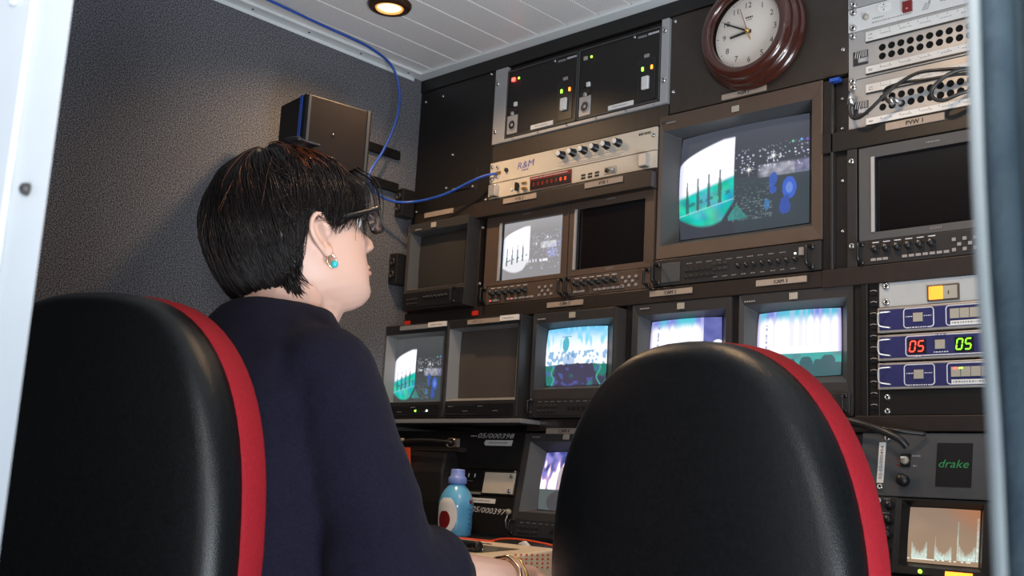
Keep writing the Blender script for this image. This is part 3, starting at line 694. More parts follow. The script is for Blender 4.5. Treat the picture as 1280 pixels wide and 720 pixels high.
# ---------------------------------------------------------------- cream audio unit and time code unit
au = thing('audio_mixer_unit', (.495, 0, .686), 'cream rack unit with six black knobs and R&M handwritten in blue', 'rack unit')
MB().box(.2635, .7295, -.005, .25, .6865, .7345, 'cream').build('front_panel', au, bevel=.0006)
knobs(au, [.482+i*.0304 for i in range(6)], .7165, -.005, .0080, 'knob', h=.016)
for i in range(6): MB().lathe([(.0062, 0), (.0062, .001), (.004, .0016)], 'white', 18, RY((.482+i*.0304, -.022, .7165))).build('knob_cap', au)
q = MB().text('R&M', .350, .706, -.005, .016, 'inkblue', shear=.15, width=.05, rot=.04); q.dashes(.363, .383, .7025, -.005, .003, 'inkblue', seed=4); q.build('handwriting', au)
q = MB()
bl = 'cable_blue'
for i in range(6): q.box(.470+i*.0304, .494+i*.0304, -.0053, -.005, .7005, .7015, 'inkgrey'); q.box(.4815+i*.0304, .4825+i*.0304, -.0053, -.005, .7015, .706, 'inkgrey')
q.box(.470, .648, -.0053, -.005, .694, .6948, 'inkgrey').dashes(.685, .716, .7245, -.005, .005, 'ink', seed=2).dashes(.48, .64, .6905, -.005, .002, 'inkgrey', seed=9)
q.build('panel_print', au)
q = MB().box(.284, .298, -.0055, -.005, .7035, .712, 'brass'); q.build('warning_mark', au)
MB().cyl((.3165, -.005, .7105), (.3165, -.010, .7105), .0045, 'dark').build('socket', au)
screws(au, ((.2700, .725), (.270, .6965), (.288, .721), (.288, .699), (.7225, .7165)), -.005, .0045)
tcu = thing('time_code_unit', (.495, 0, .65), 'cream rack unit with a dark red digit window, below the six-knob unit', 'rack unit')
MB().box(.2625, .7295, -.004, .25, .6495, .685, 'cream').build('front_panel', tcu, bevel=.0006)
q = MB().box(.391, .509, -.0065, -.004, .6515, .6815, 'red').box(.392, .508, -.0068, -.0065, .6525, .6725, 'dark').dashes(.395, .50, .6775, -.0065, .002, 'print', seed=3); q.build('display_window', tcu, bevel=.0005)
q = MB()
for i in range(8): q.text('0', .400+i*.013, .659, -.0068, .009, 'ledsoftred' if i > 5 else 'dimred')
q.build('digits', tcu)
for i in range(3):
    for z in (.6625, .656): MB().box(.536+i*.0185, .547+i*.0185, -.005, -.004, z-.002, z+.002, 'dark').build('slot', tcu)
q = MB().box(.599, .629, -.0055, -.004, .6545, .6695, 'beigekey').cyl((.606, -.0055, .662), (.606, -.008, .662), .0045, 'dark').cyl((.6195, -.0055, .662), (.6195, -.010, .662), .005, 'alurail'); q.build('sockets', tcu)
MB().cyl((.3535, -.004, .667), (.3535, -.0065, .667), .0045, 'dark').box(.351, .356, -.013, -.004, .656, .674, 'dark').build('lever', tcu)
q = MB().box(.366, .380, -.008, -.004, .669, .674, 'brass').box(.368, .382, -.010, -.004, .6555, .6615, 'brass').cyl((.335, -.004, .662), (.335, -.007, .662), .0035, 'white'); q.build('toggle', tcu, bevel=.001)
for x in (.273, .694): MB().box(x, x+.021, -.018, -.004, .652, .6795, 'alu').build('handle', tcu, bevel=.002)
screws(tcu, ((.2685, .6795), (.268, .6565)), -.004, .0055)

# ---------------------------------------------------------------- right column: mains panel, two patchbays
mp = thing('mains_panel', (1.38, 0, .83), 'pale grey panel with a dark red rocker switch at the top right, above both patchbays', 'rack unit')
MB().box(1.1385, 1.621, -.003, .2, .8275, .8705, 'patchlight').build('front_panel', mp, bevel=.0006)
MB().box(1.1385, 1.621, -.0035, .1, .8715, .9615, 'patch').build('upper_panel', mp, bevel=.0006)
screws(mp, ((1.1495, .878), (1.149, .8635), (1.1485, .8345), ), -.0035, .0062)
MB().box(1.2395, 1.2555, -.008, -.003, .838, .857, 'red').box(1.2455, 1.2495, -.0085, -.008, .842, .8445, 'lips').build('rocker_switch', mp, bevel=.0008)
q = MB().lathe([(.0055, 0), (.0055, .003), (.002, .006)], 'beigekey', 16, RY((1.172, -.003, .849))); q.build('indicator_lamp', mp)
q = MB().prism([(1.193, .8545), (1.1975, .851), (1.2115, .851), (1.2165, .8545), (1.2165, .863), (1.2115, .8665), (1.1975, .8665), (1.193, .863)], -.0045, -.003, 'white')
q.cyl((1.205, -.0045, .8635), (1.205, -.005, .8635), .0012, 'dark', n=8).cyl((1.205, -.0045, .854), (1.205, -.005, .854), .0012, 'dark', n=8).box(1.199, 1.211, -.0048, -.0045, .8585, .8592, 'inkgrey'); q.build('outlet', mp, bevel=.0003)
q = MB()
for i in range(4): q.tube([(1.272+i*.003, -.0032, .834), (1.278+i*.003, -.0032, .846)], .0005, 'inkgrey', 4)
q.tube([(1.288, -.0032, .853), (1.283, -.0032, .845)], .0006, 'ink', 4)
q.text('02-05/000395', 1.303, .842, -.003, .0075, 'ink').dashes(1.183, 1.205, .843, -.003, .0018, 'inkgrey').dashes(1.183, 1.253, .8385-.003, -.003, .0018, 'inkgrey', seed=6); q.build('panel_print', mp)
def patchbay(zt, zb, s1, s2, rows, zlogo, label, zs):
    t = thing('patchbay', (1.38, 0, zb), label, 'patchbay', 'patchbays at the top right of the wall')
    MB().box(1.1385, 1.621, -.002, .15, zb, zt, 'patch').build('front_panel', t, bevel=.0006)
    for z0, z1, sd_ in ((*s1, 1), (*s2, 2)):
        q = MB().box(1.1715, 1.60, -.0045, -.002, z0, z1, 'patchlight').box(1.1715, 1.60, -.005, -.002, z0-.0018, z0, 'dark')
        q.dashes(1.177, 1.184, z1-.006, -.0045, .0018, 'inkgrey', seed=sd_).dashes(1.177, 1.184, z0+.005, -.0045, .0018, 'inkgrey', seed=sd_+1)
        for i in range(20): q.box(1.198+i*.0167, 1.1985+i*.0167, -.0048, -.0045, z1-.005, z1-.002, 'ink')
        for i in range(10): q.dashes(1.198+i*.035, 1.218+i*.035, (z0+z1)/2, -.0045, .0012, 'inkgrey', seed=i+sd_)
        q.build('designation_strip', t)
    for z in rows:
        for i in range(24): MB().lathe([(.0063, 0), (.0061, .0005), (.0050, .0006), (.0046, .0002), (.001, .0002)], 'jackblack', 16, RY((1.2007+i*.01655, -.002, z))).build('jack', t)
    # maker's mark: black square with slanted white bars and letters
    q = MB().box(1.1475, 1.1750, -.0030, -.002, zlogo-.013, zlogo+.013, 'ink')
    for i in range(3): q.tube([(1.151+i*.004, -.0032, zlogo+.001-.001*i), (1.1535+i*.004, -.0032, zlogo+.0125)], .0007, 'patchlight', 4)
    for i in range(4): q.box(1.1635+i*.0028, 1.1642+i*.0028, -.0034, -.003, zlogo+.001, zlogo+.0125, 'patchlight')
    q.box(1.157, 1.1750, -.0034, -.003, zlogo-.0085, zlogo-.0005, 'inkgrey').text('ABC', 1.158, zlogo-.0072, -.0034, .0055, 'print', width=.015)
    q.build('maker_mark', t)
    q = MB()
    for z in zs: screw(q, 1.1475, z, -.002, .0062)
    q.build('screw', t)
    return t
patchbay(.8265, .7385, (.8025, .8205), (.7435, .7565), (.7865, .7705), .776, 'patchbay with two rows of empty sockets, upper of the two patchbays', (.8195,))
patchbay(.7370, .649, (.7085, .7235), (.6505, .6625), (.6945, .6780), .683, 'patchbay with black patch cords plugged in, lower of the two patchbays', (.7355, .7240))
def cord(name, pts, r, m, label, cat, plugs=(), group=None, k=8):
    t = thing(name, pts[len(pts)//2], label, cat, group)
    MB().tube(spline(pts, k), r, m, 10).build('cord', t)
    for a, b_, rr, mm in plugs: MB().cyl(a, b_, rr, mm, n=14).build('plug', t)
    return t
cord('patch_cord', [(1.150, -.020, .690), (1.150, -.022, .676), (1.157, -.025, .661), (1.172, -.03, .657), (1.190, -.034, .664), (1.216, -.036, .682), (1.244, -.036, .700), (1.278, -.036, .711), (1.318, -.034, .708), (1.354, -.03, .703), (1.42, -.02, .695)], .0030, 'cable_black', 'thick black patch cord curving up from a plug left of the lower patchbay', 'cable',
     [((1.150, -.018, .688), (1.150, -.014, .712), .0062, 'steel'), ((1.42, -.002, .695), (1.42, -.02, .695), .004, 'alurail')], 'patch cords on the lower patchbay')
cord('patch_cord', [(1.218, -.004, .678), (1.214, -.020, .686), (1.219, -.028, .699), (1.251, -.030, .702), (1.298, -.028, .699), (1.337, -.02, .700), (1.380, -.004, .695)], .0028, 'cable_black', 'short black patch cord looped across the sockets of the lower patchbay', 'cable',
     [((1.218, -.002, .678), (1.222, -.016, .684), .0045, 'steel'), ((1.234, -.002, .6775), (1.230, -.02, .680), .0045, 'steel')], 'patch cords on the lower patchbay')
cord('patch_cord', [(1.40, -.01, .70), (1.356, -.035, .700), (1.33, -.045, .693), (1.306, -.045, .677), (1.303, -.042, .662), (1.318, -.036, .655), (1.35, -.03, .664), (1.40, -.006, .678)], .0033, 'cable_black', 'black patch cord in a tight loop beside the door seal', 'cable', (), 'patch cords on the lower patchbay')

# ---------------------------------------------------------------- clock
clk = thing('wall_clock', (.945, -.002, .868), 'round wall clock with a brown wooden rim and white face', 'clock')
cc = (.950, -.001, .872)
TC = RY(cc)
q = MB(); q.lathe([(.100, 0), (.108, .003), (.110, .010), (.106, .014), (.1035, .016), (.1045, .021), (.1035, .026), (.099, .030), (.0965, .031), (.097, .035), (.0955, .041), (.090, .0465), (.083, .048), (.077, .046), (.0735, .041), (.073, .034)], 'wood', 96, TC, caps=False)
q.build('rim', clk)
MB().lathe([(.0745, .0), (.0745, .022), (.073, .0225)], 'clockface', 96, TC).build('face', clk)
q = MB(); yf = cc[1]-.0226
for hnum in range(1, 13):
    a = PI/2-hnum*PI/6; r = .0545
    q.text(str(hnum), cc[0]+r*math.cos(a)-(.002 if hnum > 9 else 0), cc[2]+r*math.sin(a)-.0055, yf, .0115, 'ink', align='C', th=.0002)
for k in range(60):
    a = k*PI/30; r0, r1 = (.0665, .0705) if k % 5 == 0 else (.068, .0695)
    q.tube([(cc[0]+r0*math.cos(a), yf-.0002, cc[2]+r0*math.sin(a)), (cc[0]+r1*math.cos(a), yf-.0002, cc[2]+r1*math.sin(a))], .0005 if k % 5 == 0 else .0003, 'ink', 4)
q.dashes(cc[0]-.008, cc[0]+.008, cc[2]+.0295, yf, .0035, 'ink', seed=12); q.dashes(cc[0]-.006, cc[0]+.007, cc[2]+.0245, yf, .001, 'ink')
q.build('numerals', clk)
def hand(ang, L, back, w_, m, y, name):
    a = PI/2-math.radians(ang); d = Vector((math.cos(a), 0, math.sin(a))); s_ = Vector((-d.z, 0, d.x)); c = Vector((cc[0], y, cc[2]))
    pts = [c-d*back-s_*w_, c-d*back+s_*w_, c+d*L+s_*w_*.7, c+d*L-s_*w_*.7]
    vs = pts+[p+Vector((0, -.001, 0)) for p in pts]
    MB().add(vs, [(0, 1, 2, 3), (7, 6, 5, 4), (0, 4, 5, 1), (1, 5, 6, 2), (2, 6, 7, 3), (3, 7, 4, 0)], m).build(name, clk)
hand(264, .040, .006, .0028, 'ink', yf-.003, 'hour_hand'); hand(298, .058, .008, .0020, 'ink', yf-.005, 'minute_hand'); hand(341, .050, 0, .0005, 'red', yf-.007, 'second_hand'); hand(161, .020, 0, .0016, 'brass', yf-.007, 'second_hand_tail')
MB().lathe([(.0045, .024), (.0045, .033), (.002, .035)], 'brass', 20, TC).build('hub', clk)

# ---------------------------------------------------------------- right column: amber panel, blue panels
am = thing('switch_panel', (1.4, 0, .33), 'plain grey panel with one lit amber switch, above the three blue panels', 'rack unit')
MB().box(1.1915, 1.621, -.001, .1, .3305, .3715, 'greypanel').build('front_panel', am, bevel=.0006)
MB().box(1.2765, 1.2995, -.007, -.001, .3365, .358, 'amber').build('lit_switch', am, bevel=.0012)
q = MB().box(1.300, 1.322, -.0065, -.001, .3365, .3575, 'beigekey').box(1.308, 1.3095, -.007, -.0065, .343, .349, 'ink').box(1.2735, 1.3245, -.004, -.001, .334, .360, 'ctrlbrown'); q.build('dark_switch', am, bevel=.0008)
q = MB()
for z in (.3655, .3385): screw(q, 1.204, z, -.001, .0062)
q.build('screw', am)
def rrect(mb, x0, x1, z0, z1, y, th, m, gaps=()):
    r = .005; pts = []
    for cx0, cz0, a0 in ((x1-r, z1-r, 0), (x0+r, z1-r, 90), (x0+r, z0+r, 180), (x1-r, z0+r, 270)):
        for k in range(5): a = math.radians(a0+k*22.5); pts.append((cx0+r*math.cos(a), y, cz0+r*math.sin(a)))
    mb.tube(pts, th, m, 5, closed=True)
def blue(z0, z1, kind, label):
    t = thing('blue_router_panel', (1.4, 0, z0), label, 'rack unit', 'navy blue control panels in the right column')
    q = MB().box(1.190, 1.62, -.006, .2, z0, z1, 'navyframe'); q.build('frame', t, bevel=.0012)
    MB().box(1.1940, 1.6165, -.0068, -.006, z0+.0036, z1-.0036, 'navy').build('front_panel', t, bevel=.0004)
    q = MB().tube(spline([(1.213, -.007, z1-.0075), (1.200, -.016, z1-.0095), (1.1975, -.019, z1-.014), (1.1975, -.019, z0+.014), (1.200, -.016, z0+.0095), (1.213, -.007, z0+.0075)], 5), .0016, 'alu', 8); q.build('handle', t)
    y = -.0070
    q = MB()
    if kind == 1:
        rrect(q, 1.2355, 1.2845, z0+.0055, z1-.0045, y, .0010, 'print'); rrect(q, 1.3045, 1.40, z0+.0055, z1-.0045, y, .0010, 'print')
        q.box(1.246, 1.2745, y-.0012, y, z0+.004, z0+.007, 'navy').dashes(1.247, 1.273, z0+.0055, y-.0012, .0018, 'print')
        q.dashes(1.239, 1.250, (z0+z1)/2+.003, y, .0015, 'print').dashes(1.269, 1.281, (z0+z1)/2+.003, y, .0015, 'print', seed=4)
    else:
        rrect(q, 1.2385, 1.41, z0+.0055, z1-.0045, y, .0010, 'print')
        q.box(1.288, 1.304, y-.0012, y, z1-.006, z1-.003, 'navy').dashes(1.289, 1.303, z1-.0045, y-.0012, .0018, 'print').dashes(1.284, 1.307, z0+.010, y, .0018, 'print').dashes(1.252, 1.264, z0+.0045, y-.0012, .0016, 'print')
    q.build('panel_print', t)
    if kind == 1: keys(t, [(1.2595, (z0+z1)/2+.001)], y, .0155, .0145, 'beigekey')
    else: keys(t, [(1.2945, (z0+z1)/2+.001)], y, .0155, .0145, 'beigekey')
    if kind == 1:
        keys(t, [(1.3185+i*.0155, (z0+z1)/2+.003) for i in range(4)], y, .0145, .0155, 'beigekey')
        MB().box(1.3115, 1.372, y-.001, y, z0+.0055, z0+.0125, 'labelwhite').dashes(1.314, 1.37, z0+.009, y-.001, .0025, 'inkgrey').build('white_label', t)
    else:
        for x, mm in ((1.2445, 'segred'), (1.3195, 'seggreen')):
            q = MB().box(x-.002, x+.0275, y-.0004, y, z0+.0085, z1-.010, 'dark')
            for k, dg in enumerate('05'):
                X0 = x+k*.0135; Z0 = z0+.0125; w_, h_ = .0085, .0165
                segs = {'0': 'abcdef', '5': 'afgcd'}[dg]
                P = {'a': (0, 1, 1, 1), 'g': (0, .5, 1, .5), 'd': (0, 0, 1, 0), 'f': (0, .5, 0, 1), 'b': (1, .5, 1, 1), 'e': (0, 0, 0, .5), 'c': (1, 0, 1, .5)}
                for s_ in segs:
                    a, b_, c, d = P[s_]
                    p0 = Vector((X0+a*w_+b_*.0025, y-.001, Z0+b_*h_)); p1 = Vector((X0+c*w_+d*.0025, y-.001, Z0+d*h_)); dd = (p1-p0)*.10
                    q.tube([p0+dd, p1-dd], .0011, mm, 6)
            q.build('digit_display', t)
    return t
blue(.2875, .3290, 1, 'navy blue rack panel directly under the grey panel with the amber switch')
blue(.2415, .2835, 2, 'navy blue rack panel with glowing red 05 and green 05 digits')
b3 = blue(.1945, .2375, 1, 'navy blue rack panel directly under the one with the glowing digits')
MB().box(1.316, 1.321, -.0102, -.0095, .2235, .2255, 'ledred').build('indicator_lamp', b3); MB().box(1.324, 1.330, -.0102, -.0095, .2235, .2255, 'ledgreen').build('indicator_lamp', b3)

# ---------------------------------------------------------------- tilted lower console: intercom panel, waveform monitor
ic = thing('intercom_panel', (1.4, -.01, .02), 'dark grey intercom panel with green drake lettering in a black window', 'intercom')
q = MB().box(1.162, 1.62, -.002, .15, -.103, -.001, 'flank', XT); q.build('front_panel', ic, bevel=.0008)
q = MB().box(1.287, 1.3415, -.003, -.002, -.085, -.017, 'dark', XT); q.build('window', ic)
MB().text('drake', 1.291, -.0555, -.003, .013, 'drakegreen', shear=.25, width=.046, X=XT).build('lettering', ic)
q = MB().box(1.1925, 1.2035, -.004, -.002, -.083, -.017, 'labelwhite', XT)
q.build('white_tag', ic, bevel=.0004)
q = MB().text('02-05/000404', 1.2008, -.077, -.004, .0055, 'ink', width=.054, X=XT, rot=PI/2)
q.build('tag_print', ic)
MB().box(1.2295, 1.2455, -.0035, -.002, -.0565, -.0355, 'dark', XT).build('switch_plate', ic)
q = MB(); q.lathe([(.0065, 0), (.0065, .004), (.005, .006)], 'beigekey', 18, XT @ RY((1.2375, -.0035, -.046))); q.box(1.2335, 1.239, -.013, -.006, -.0445, -.0415, 'white', XT); q.build('toggle_switch', ic)
q = MB().dashes(1.223, 1.228, -.044, -.002, .003, 'red', XT).dashes(1.248, 1.262, -.038, -.002, .0025, 'inkgrey', XT, 5).dashes(1.224, 1.228, -.053, -.002, .003, 'red', XT, 2).dashes(1.25, 1.256, -.054, -.002, .0025, 'inkgrey', XT, 6); q.build('panel_print', ic)
MB().lathe([(.0095, 0), (.0095, .010), (.0085, .012)], 'knob', 24, XT @ RY((1.237, -.002, -.078))).build('knob', ic)
screws(ic, ((1.1985, -.0895), (1.205, -.010)), -.002, .0055, X=XT)
wf = thing('waveform_monitor', (1.4, -.04, -.09), 'waveform monitor with pale spikes in an amber glare painted on its screen, lowest unit by the door seal', 'monitor')
q = MB(); ringbox(q, (1.2285, 1.376, -.2215, -.1055), (1.236, 1.362, -.2095, -.109), -.004, -.003, (1.2445, 1.3535, -.2015, -.1165), .010, 'ctrl', 'dark', XT, .15); q.build('housing', wf, bevel=.001)
pic_screen('screen', wf, 1.2445, 1.3535, -.2015, -.1165, .009, wave, 150, 110, .002, .01, X=XT)
MB().box(1.192, 1.228, -.002, .12, -.2215, -.1045, 'ctrl', XT).build('side_panel', wf, bevel=.0008); MB().box(1.376, 1.62, -.002, .12, -.2215, -.1045, 'ctrl', XT).build('side_panel', wf, bevel=.0008)
knobs(wf, [1.217], -.118, -.002, .0068, X=XT); knobs(wf, [1.217], -.141, -.002, .0068, X=XT); knobs(wf, [1.217], -.164, -.002, .0068, X=XT); knobs(wf, [1.217], -.187, -.002, .0068, X=XT)
q = MB()
for z in (-.108, -.130, -.153, -.176, -.199): q.dashes(1.206, 1.216, z, -.002, .0016, 'inkgrey', XT, int(-z*1000))
q.build('panel_print', wf)
q = MB(); screw(q, 1.198, -.1115, -.002, .0052, X=XT); q.build('screw', wf)
MB().lathe([(.003, 0), (.003, .002), (.001, .004)], 'ledgreen', 12, XT @ RY((1.272, -.004, -.216))).build('indicator_lamp', wf)
MB().box(1.31, 1.35, -.005, -.003, -.2195, -.2125, 'ledorange', XT).build('scale_strip', wf)
# black cables lying over the top of the intercom
cord('black_cable', [(1.100, -.03, .150), (1.150, -.036, .142), (1.20, -.05, .130), (1.244, -.052, .112), (1.255, -.045, .100)], .0058, 'cable_black', 'thick black cable end lying over the top of the intercom panel', 'cable', (), 'black cables over the intercom panel')
cord('black_cable', [(1.09, -.02, .158), (1.15, -.018, .138), (1.19, -.02, .133), (1.23, -.03, .126), (1.27, -.01, .122)], .0035, 'cable_black', 'thinner black cable behind the thick cable end above the intercom panel', 'cable', (), 'black cables over the intercom panel')

# ---------------------------------------------------------------- lower left black units
def lowunit(z1, z0, label, group='black units beside the bottle'):
    t = thing('black_rack_unit', (.2, -.03, .125+z0), label, 'rack unit', group)
    MB().box(.002, .4135, -.003, .2, z0, z1, 'rackblack', XT).build('front_panel', t, bevel=.0008); return t
a = lowunit(-.001, -.084, 'black rack unit with 05/000398 handwritten in white, directly under the metal shelf edge')
q = MB().text('05/000398', .275, -.016, -.003, .011, 'chalk', shear=.25, width=.108, X=XT, rot=-.01).dashes(.252, .270, -.012, -.003, .002, 'chalk', XT); q.build('handwriting', a)
q = MB().prism([(.303, -.033), (.298, -.028), (.302, -.021), (.381, -.021), (.379, -.033)], -.0045, -.003, 'labelwhite', XT).dashes(.313, .368, -.027, -.0045, .003, 'inkgrey', XT); q.build('white_label', a)
b_ = lowunit(-.0855, -.1400, 'black rack unit carrying a plain cream plate, behind the bottle')
q = MB().box(.319, .407, -.0055, -.003, -.135, -.091, 'cream', XT); screw(q, .398, -.098, -.0055, .0048, X=XT); screw(q, .398, -.1285, -.0055, .0048, X=XT); q.build('cream_plate', b_)
q = MB().box(.20, .313, -.006, -.003, -.139, -.134, 'alu', XT).box(.2, .315, -.004, -.003, -.125, -.090, 'dark', XT); q.build('silver_edge', b_)
q = MB().box(.268, .2705, -.005, -.004, -.103, -.095, 'chalk', XT).box(.287, .2895, -.005, -.004, -.103, -.095, 'chalk', XT).dashes(.26, .285, -.111, -.004, .001, 'inkgrey', XT); screw(q, .405, -.088, -.003, .003, X=XT); q.build('panel_marks', b_)
c_ = lowunit(-.1415, -.222, 'black rack unit with 05/000397 handwritten in white, low down behind the bottle')
q = MB().text('05/000397', .296, -.1755, -.003, .012, 'chalk', shear=.25, width=.100, X=XT, rot=-.03); q.build('handwriting', c_)
q = MB().box(.281, .361, -.0045, -.003, -.1565, -.1465, 'labelwhite', XT).dashes(.293, .345, -.1515, -.0045, .003, 'inkgrey', XT); q.build('white_label', c_, bevel=.001)
q = MB(); q.cyl((.4065, -.003, -.172), (.4065, -.010, -.172), .006, 'beigekey', X=XT); q.tube([(.4065, -.006, -.174), (.4075, -.012, -.19), (.406, -.004, -.205)], .0015, 'alurail', 6, XT); q.build('key_lock', c_)

# ---------------------------------------------------------------- ceiling lamp, speaker, small wall boxes, blue cable
cl = thing('ceiling_downlight', (.267, -.338, .985), 'lit round ceiling lamp with a dark brown ring', 'lamp')
TL = Matrix.Translation((.267, -.338, 1.0)) @ Matrix.Rotation(PI, 4, 'X')
MB().lathe([(.047, 0), (.047, .004), (.043, .010), (.034, .013), (.030, .010), (.029, .0)], 'lampring', 48, TL, caps=False).build('ring', cl)
MB().lathe([(.0300, .008), (.0290, .0115), (.0265, .0118), (.0245, .004)], 'warmgold', 40, TL, caps=False).build('reflector', cl)
MB().lathe([(.0262, -.0), (.025, .007), (.018, .0105), (.002, .012)], 'ceilglow', 32, TL).build('bulb', cl)
o = lamp('downlight_beam', 'SPOT', (.267, -.338, H+.985), 20, (1, .64, .34), size=.02, target=(.267, -.338, 0), spot_size=math.radians(150), spot_blend=.8)
# a second lamp of the same row, out of frame above the console
o = lamp('downlight_beam_right', 'SPOT', (1.18, -.52, H+.985), 13, (1, .64, .34), size=.02, target=(1.18, -.40, 0), spot_size=math.radians(150), spot_blend=.8)

spk = thing('loudspeaker', (.15, -.41, .52), 'black box loudspeaker on the carpeted wall behind the woman', 'speaker')
XS = Matrix.Translation((.20, -.48, 0)) @ Matrix.Rotation(math.radians(-8), 4, 'Z')
q = MB().box(-.112, 0, 0, .156, .545, .772, 'speaker', XS); q.build('cabinet', spk, bevel=.002)
q = MB().box(0, .003, .010, .142, .550, .768, 'grille', XS).box(0, .0055, .004, .0095, .546, .771, 'flank', XS).box(0, .0055, .143, .149, .546, .771, 'flank', XS).cyl((.003, .066, .70), (.0045, .066, .70), .0016, 'steel', n=8, X=XS); q.build('grille', spk)
MB().box(-.024, -.014, -.0016, .0, .546, .7715, 'cable_blue', XS).build('blue_strip', spk)  # narrow blue strip down the side face
MB().lathe([(.004, 0), (.004, .0025), (.002, .004)], 'steel', 12, XS @ Matrix.Translation((-.085, .006, .772))).build('screw', spk)
MB().box(.0, .012, -.17, -.062, .690, .712, 'speaker').build('wall_strip', spk, bevel=.001); MB().box(.0, .012, -.38, -.30, .60, .70, 'speaker').box(.01, .11, -.36, -.33, .64, .67, 'speaker').build('wall_bracket', spk, bevel=.001); MB().box(.0, .010, -.20, -.062, .772, .793, 'speaker').build('wall_strip', spk, bevel=.001)
def wallbox(y0, y1, z0, z1, label):
    t = thing('connector_box', (.02, (y0+y1)/2, z0), label, 'connector', 'small black boxes in the corner by the rack')
    MB().box(.0, .028, y0, y1, z0, z1, 'dark').build('box', t, bevel=.002)
    q = MB()
    for k in range(2): q.lathe([(.009, 0), (.009, .004), (.0065, .005), (.006, .001)], 'ctrl', 16, RY((.013, y0, z0+(z1-z0)*(.3+.42*k))))
    q.build('socket', t)
    return t
wallbox(-.060, -.022, .632, .700, 'small black connector box on the carpet corner, touched by the blue cable')
wallbox(-.064, -.030, .466, .540, 'small black connector box on the carpet corner, lower, beside the far left monitor')
cb = thing('blue_cable', (.06, -.15, .8), 'bright blue cable running along the ceiling edge and hanging in a loop to the rack', 'cable')
pts = [(.12, -1.2, .992), (.090, -.62, .992), (.088, -.535, .9915), (.083, -.455, .991), (.079, -.377, .990), (.078, -.286, .988), (.066, -.222, .990), (.053, -.155, .981), (.050, -.122, .948), (.045, -.107, .893), (.040, -.115, .832), (.040, -.143, .765), (.040, -.172, .715), (.040, -.177, .689), (.041, -.157, .665), (.046, -.107, .6535), (.077, -.060, .659), (.158, -.045, .668), (.236, -.035, .690), (.266, -.022, .7015), (.285, -.005, .708)]
MB().tube(spline(pts, 10), .0030, 'cable_blue', 12).build('cord', cb)

# ---------------------------------------------------------------- desk, ledge and the things on them
dk = thing('desk', (.8, -.3, -H), 'black console desk under the rack wall', 'desk')
MB().box(.003, 1.9, -.52, -.045, -.20, -.17, 'desk').build('desk_top', dk, bevel=.004)
for x in (.02, 1.86): MB().box(x, x+.03, -.46, -.10, -H, -.20, 'desk').build('side_panel', dk, bevel=.002)
lg = MB().box(.003, 1.9, -.205, -.045, -.17, -.0965, 'desk').build('riser', dk, bevel=.003)

bt = thing('drink_bottle', (.368, -.15, -.0965), 'small light blue drink bottle with a violet-blue cap', 'bottle')
TB = Matrix.Translation((.368, -.15, -.096)) @ Matrix.Rotation(math.radians(-30), 4, 'Z') @ Matrix.Scale(.82, 4, (0, 1, 0))
MB().lathe([(.020, 0), (.036, .001), (.040, .005), (.0415, .03), (.0405, .040), (.0425, .055), (.042, .068), (.036, .083), (.028, .094), (.020, .101), (.0165, .104), (.0165, .109)], 'bottle', 48, TB).build('body', bt)
MB().lathe([(.0215, .104), (.0225, .106), (.0225, .114), (.0200, .118), (.0175, .119), (.0170, .130), (.0155, .133), (.004, .1335)], 'cap', 36, TB).build('cap', bt)
# printed sleeve: white swash and dark red patch, plain shapes only; small print on the blue side
def patch(a0, a1, z0, z1, m, name, rr=.0428, ell=False, X=TB):
    q = MB(); vs = []; fs = []; na, nz = 16, 12
    for j in range(nz+1):
        for i in range(na+1):
            s_, t_ = i/na*2-1, j/nz*2-1
            if ell: s_, t_ = s_*math.sqrt(max(0, 1-t_*t_*.85)), t_
            a = math.radians((a0+a1)/2+s_*(a1-a0)/2); z = (z0+z1)/2+t_*(z1-z0)/2
            R_ = (.0424+.0004 if z < .068 else .0424-(z-.068)*.42+.0006)+rr-.0428
            vs.append((R_*math.cos(a), R_*math.sin(a), z))
    for j in range(nz):
        for i in range(na): p = j*(na+1)+i; fs.append((p, p+1, p+na+2, p+na+1))
    q.add(vs, fs, m, True, X); return q.build(name, bt)
patch(-92, -12, .008, .076, 'labelwhite', 'white_swash', ell=True)
patch(-80, -34, .016, .050, 'red', 'red_patch', rr=.043, ell=True)
for k in range(5): patch(28, 56, .018+k*.009, .020+k*.009, 'bottledark', 'small_print')
patch(30, 50, .066, .074, 'red', 'red_emblem', ell=True)

bg = thing('handbag', (.24, -.09, -.0965), 'black handbag with gold clasp and an orange strap, left of the bottle', 'bag')
q = MB(); q.loft([[(.080+.0+dx*w_, -.092+dy*.03*d_, z) for dx, dy in ((0, -1), (.5, -1.15), (1, -1), (1, 0), (1, 1), (.5, 1.1), (0, 1), (0, 0))] for z, w_, d_ in ((-.096, .225, 1), (-.09, .228, 1.2), (-.03, .22, 1.25), (.03, .21, 1.0), (.062, .205, .6), (.078, .205, .4))], 'bag', smooth=False)
q.build('body', bg, bevel=.004)
MB().box(.118, .322, -.108, -.084, .074, .083, 'bag').box(.118, .322, -.1085, -.1075, .0762, .0774, 'gold').build('zip_edge', bg, bevel=.001)
MB().tube(spline([(.10, -.115, .070), (.16, -.122, .092), (.24, -.124, .095), (.315, -.120, .092)], 6), .0042, 'bag', 8).build('strap', bg)
q = MB().tube([(.312+.013*math.cos(a), -.121, .091+.009*math.sin(a)) for a in [k*PI/8 for k in range(16)]], .0022, 'gold', 8, closed=True).box(.326, .333, -.126, -.116, .083, .100, 'gold'); q.build('clasp', bg)
MB().tube([(.10, -.128, .083), (.13, -.1285, .0935), (.17, -.1285, .0965)], .0035, 'label', 6).build('pale_strap_end', bg)
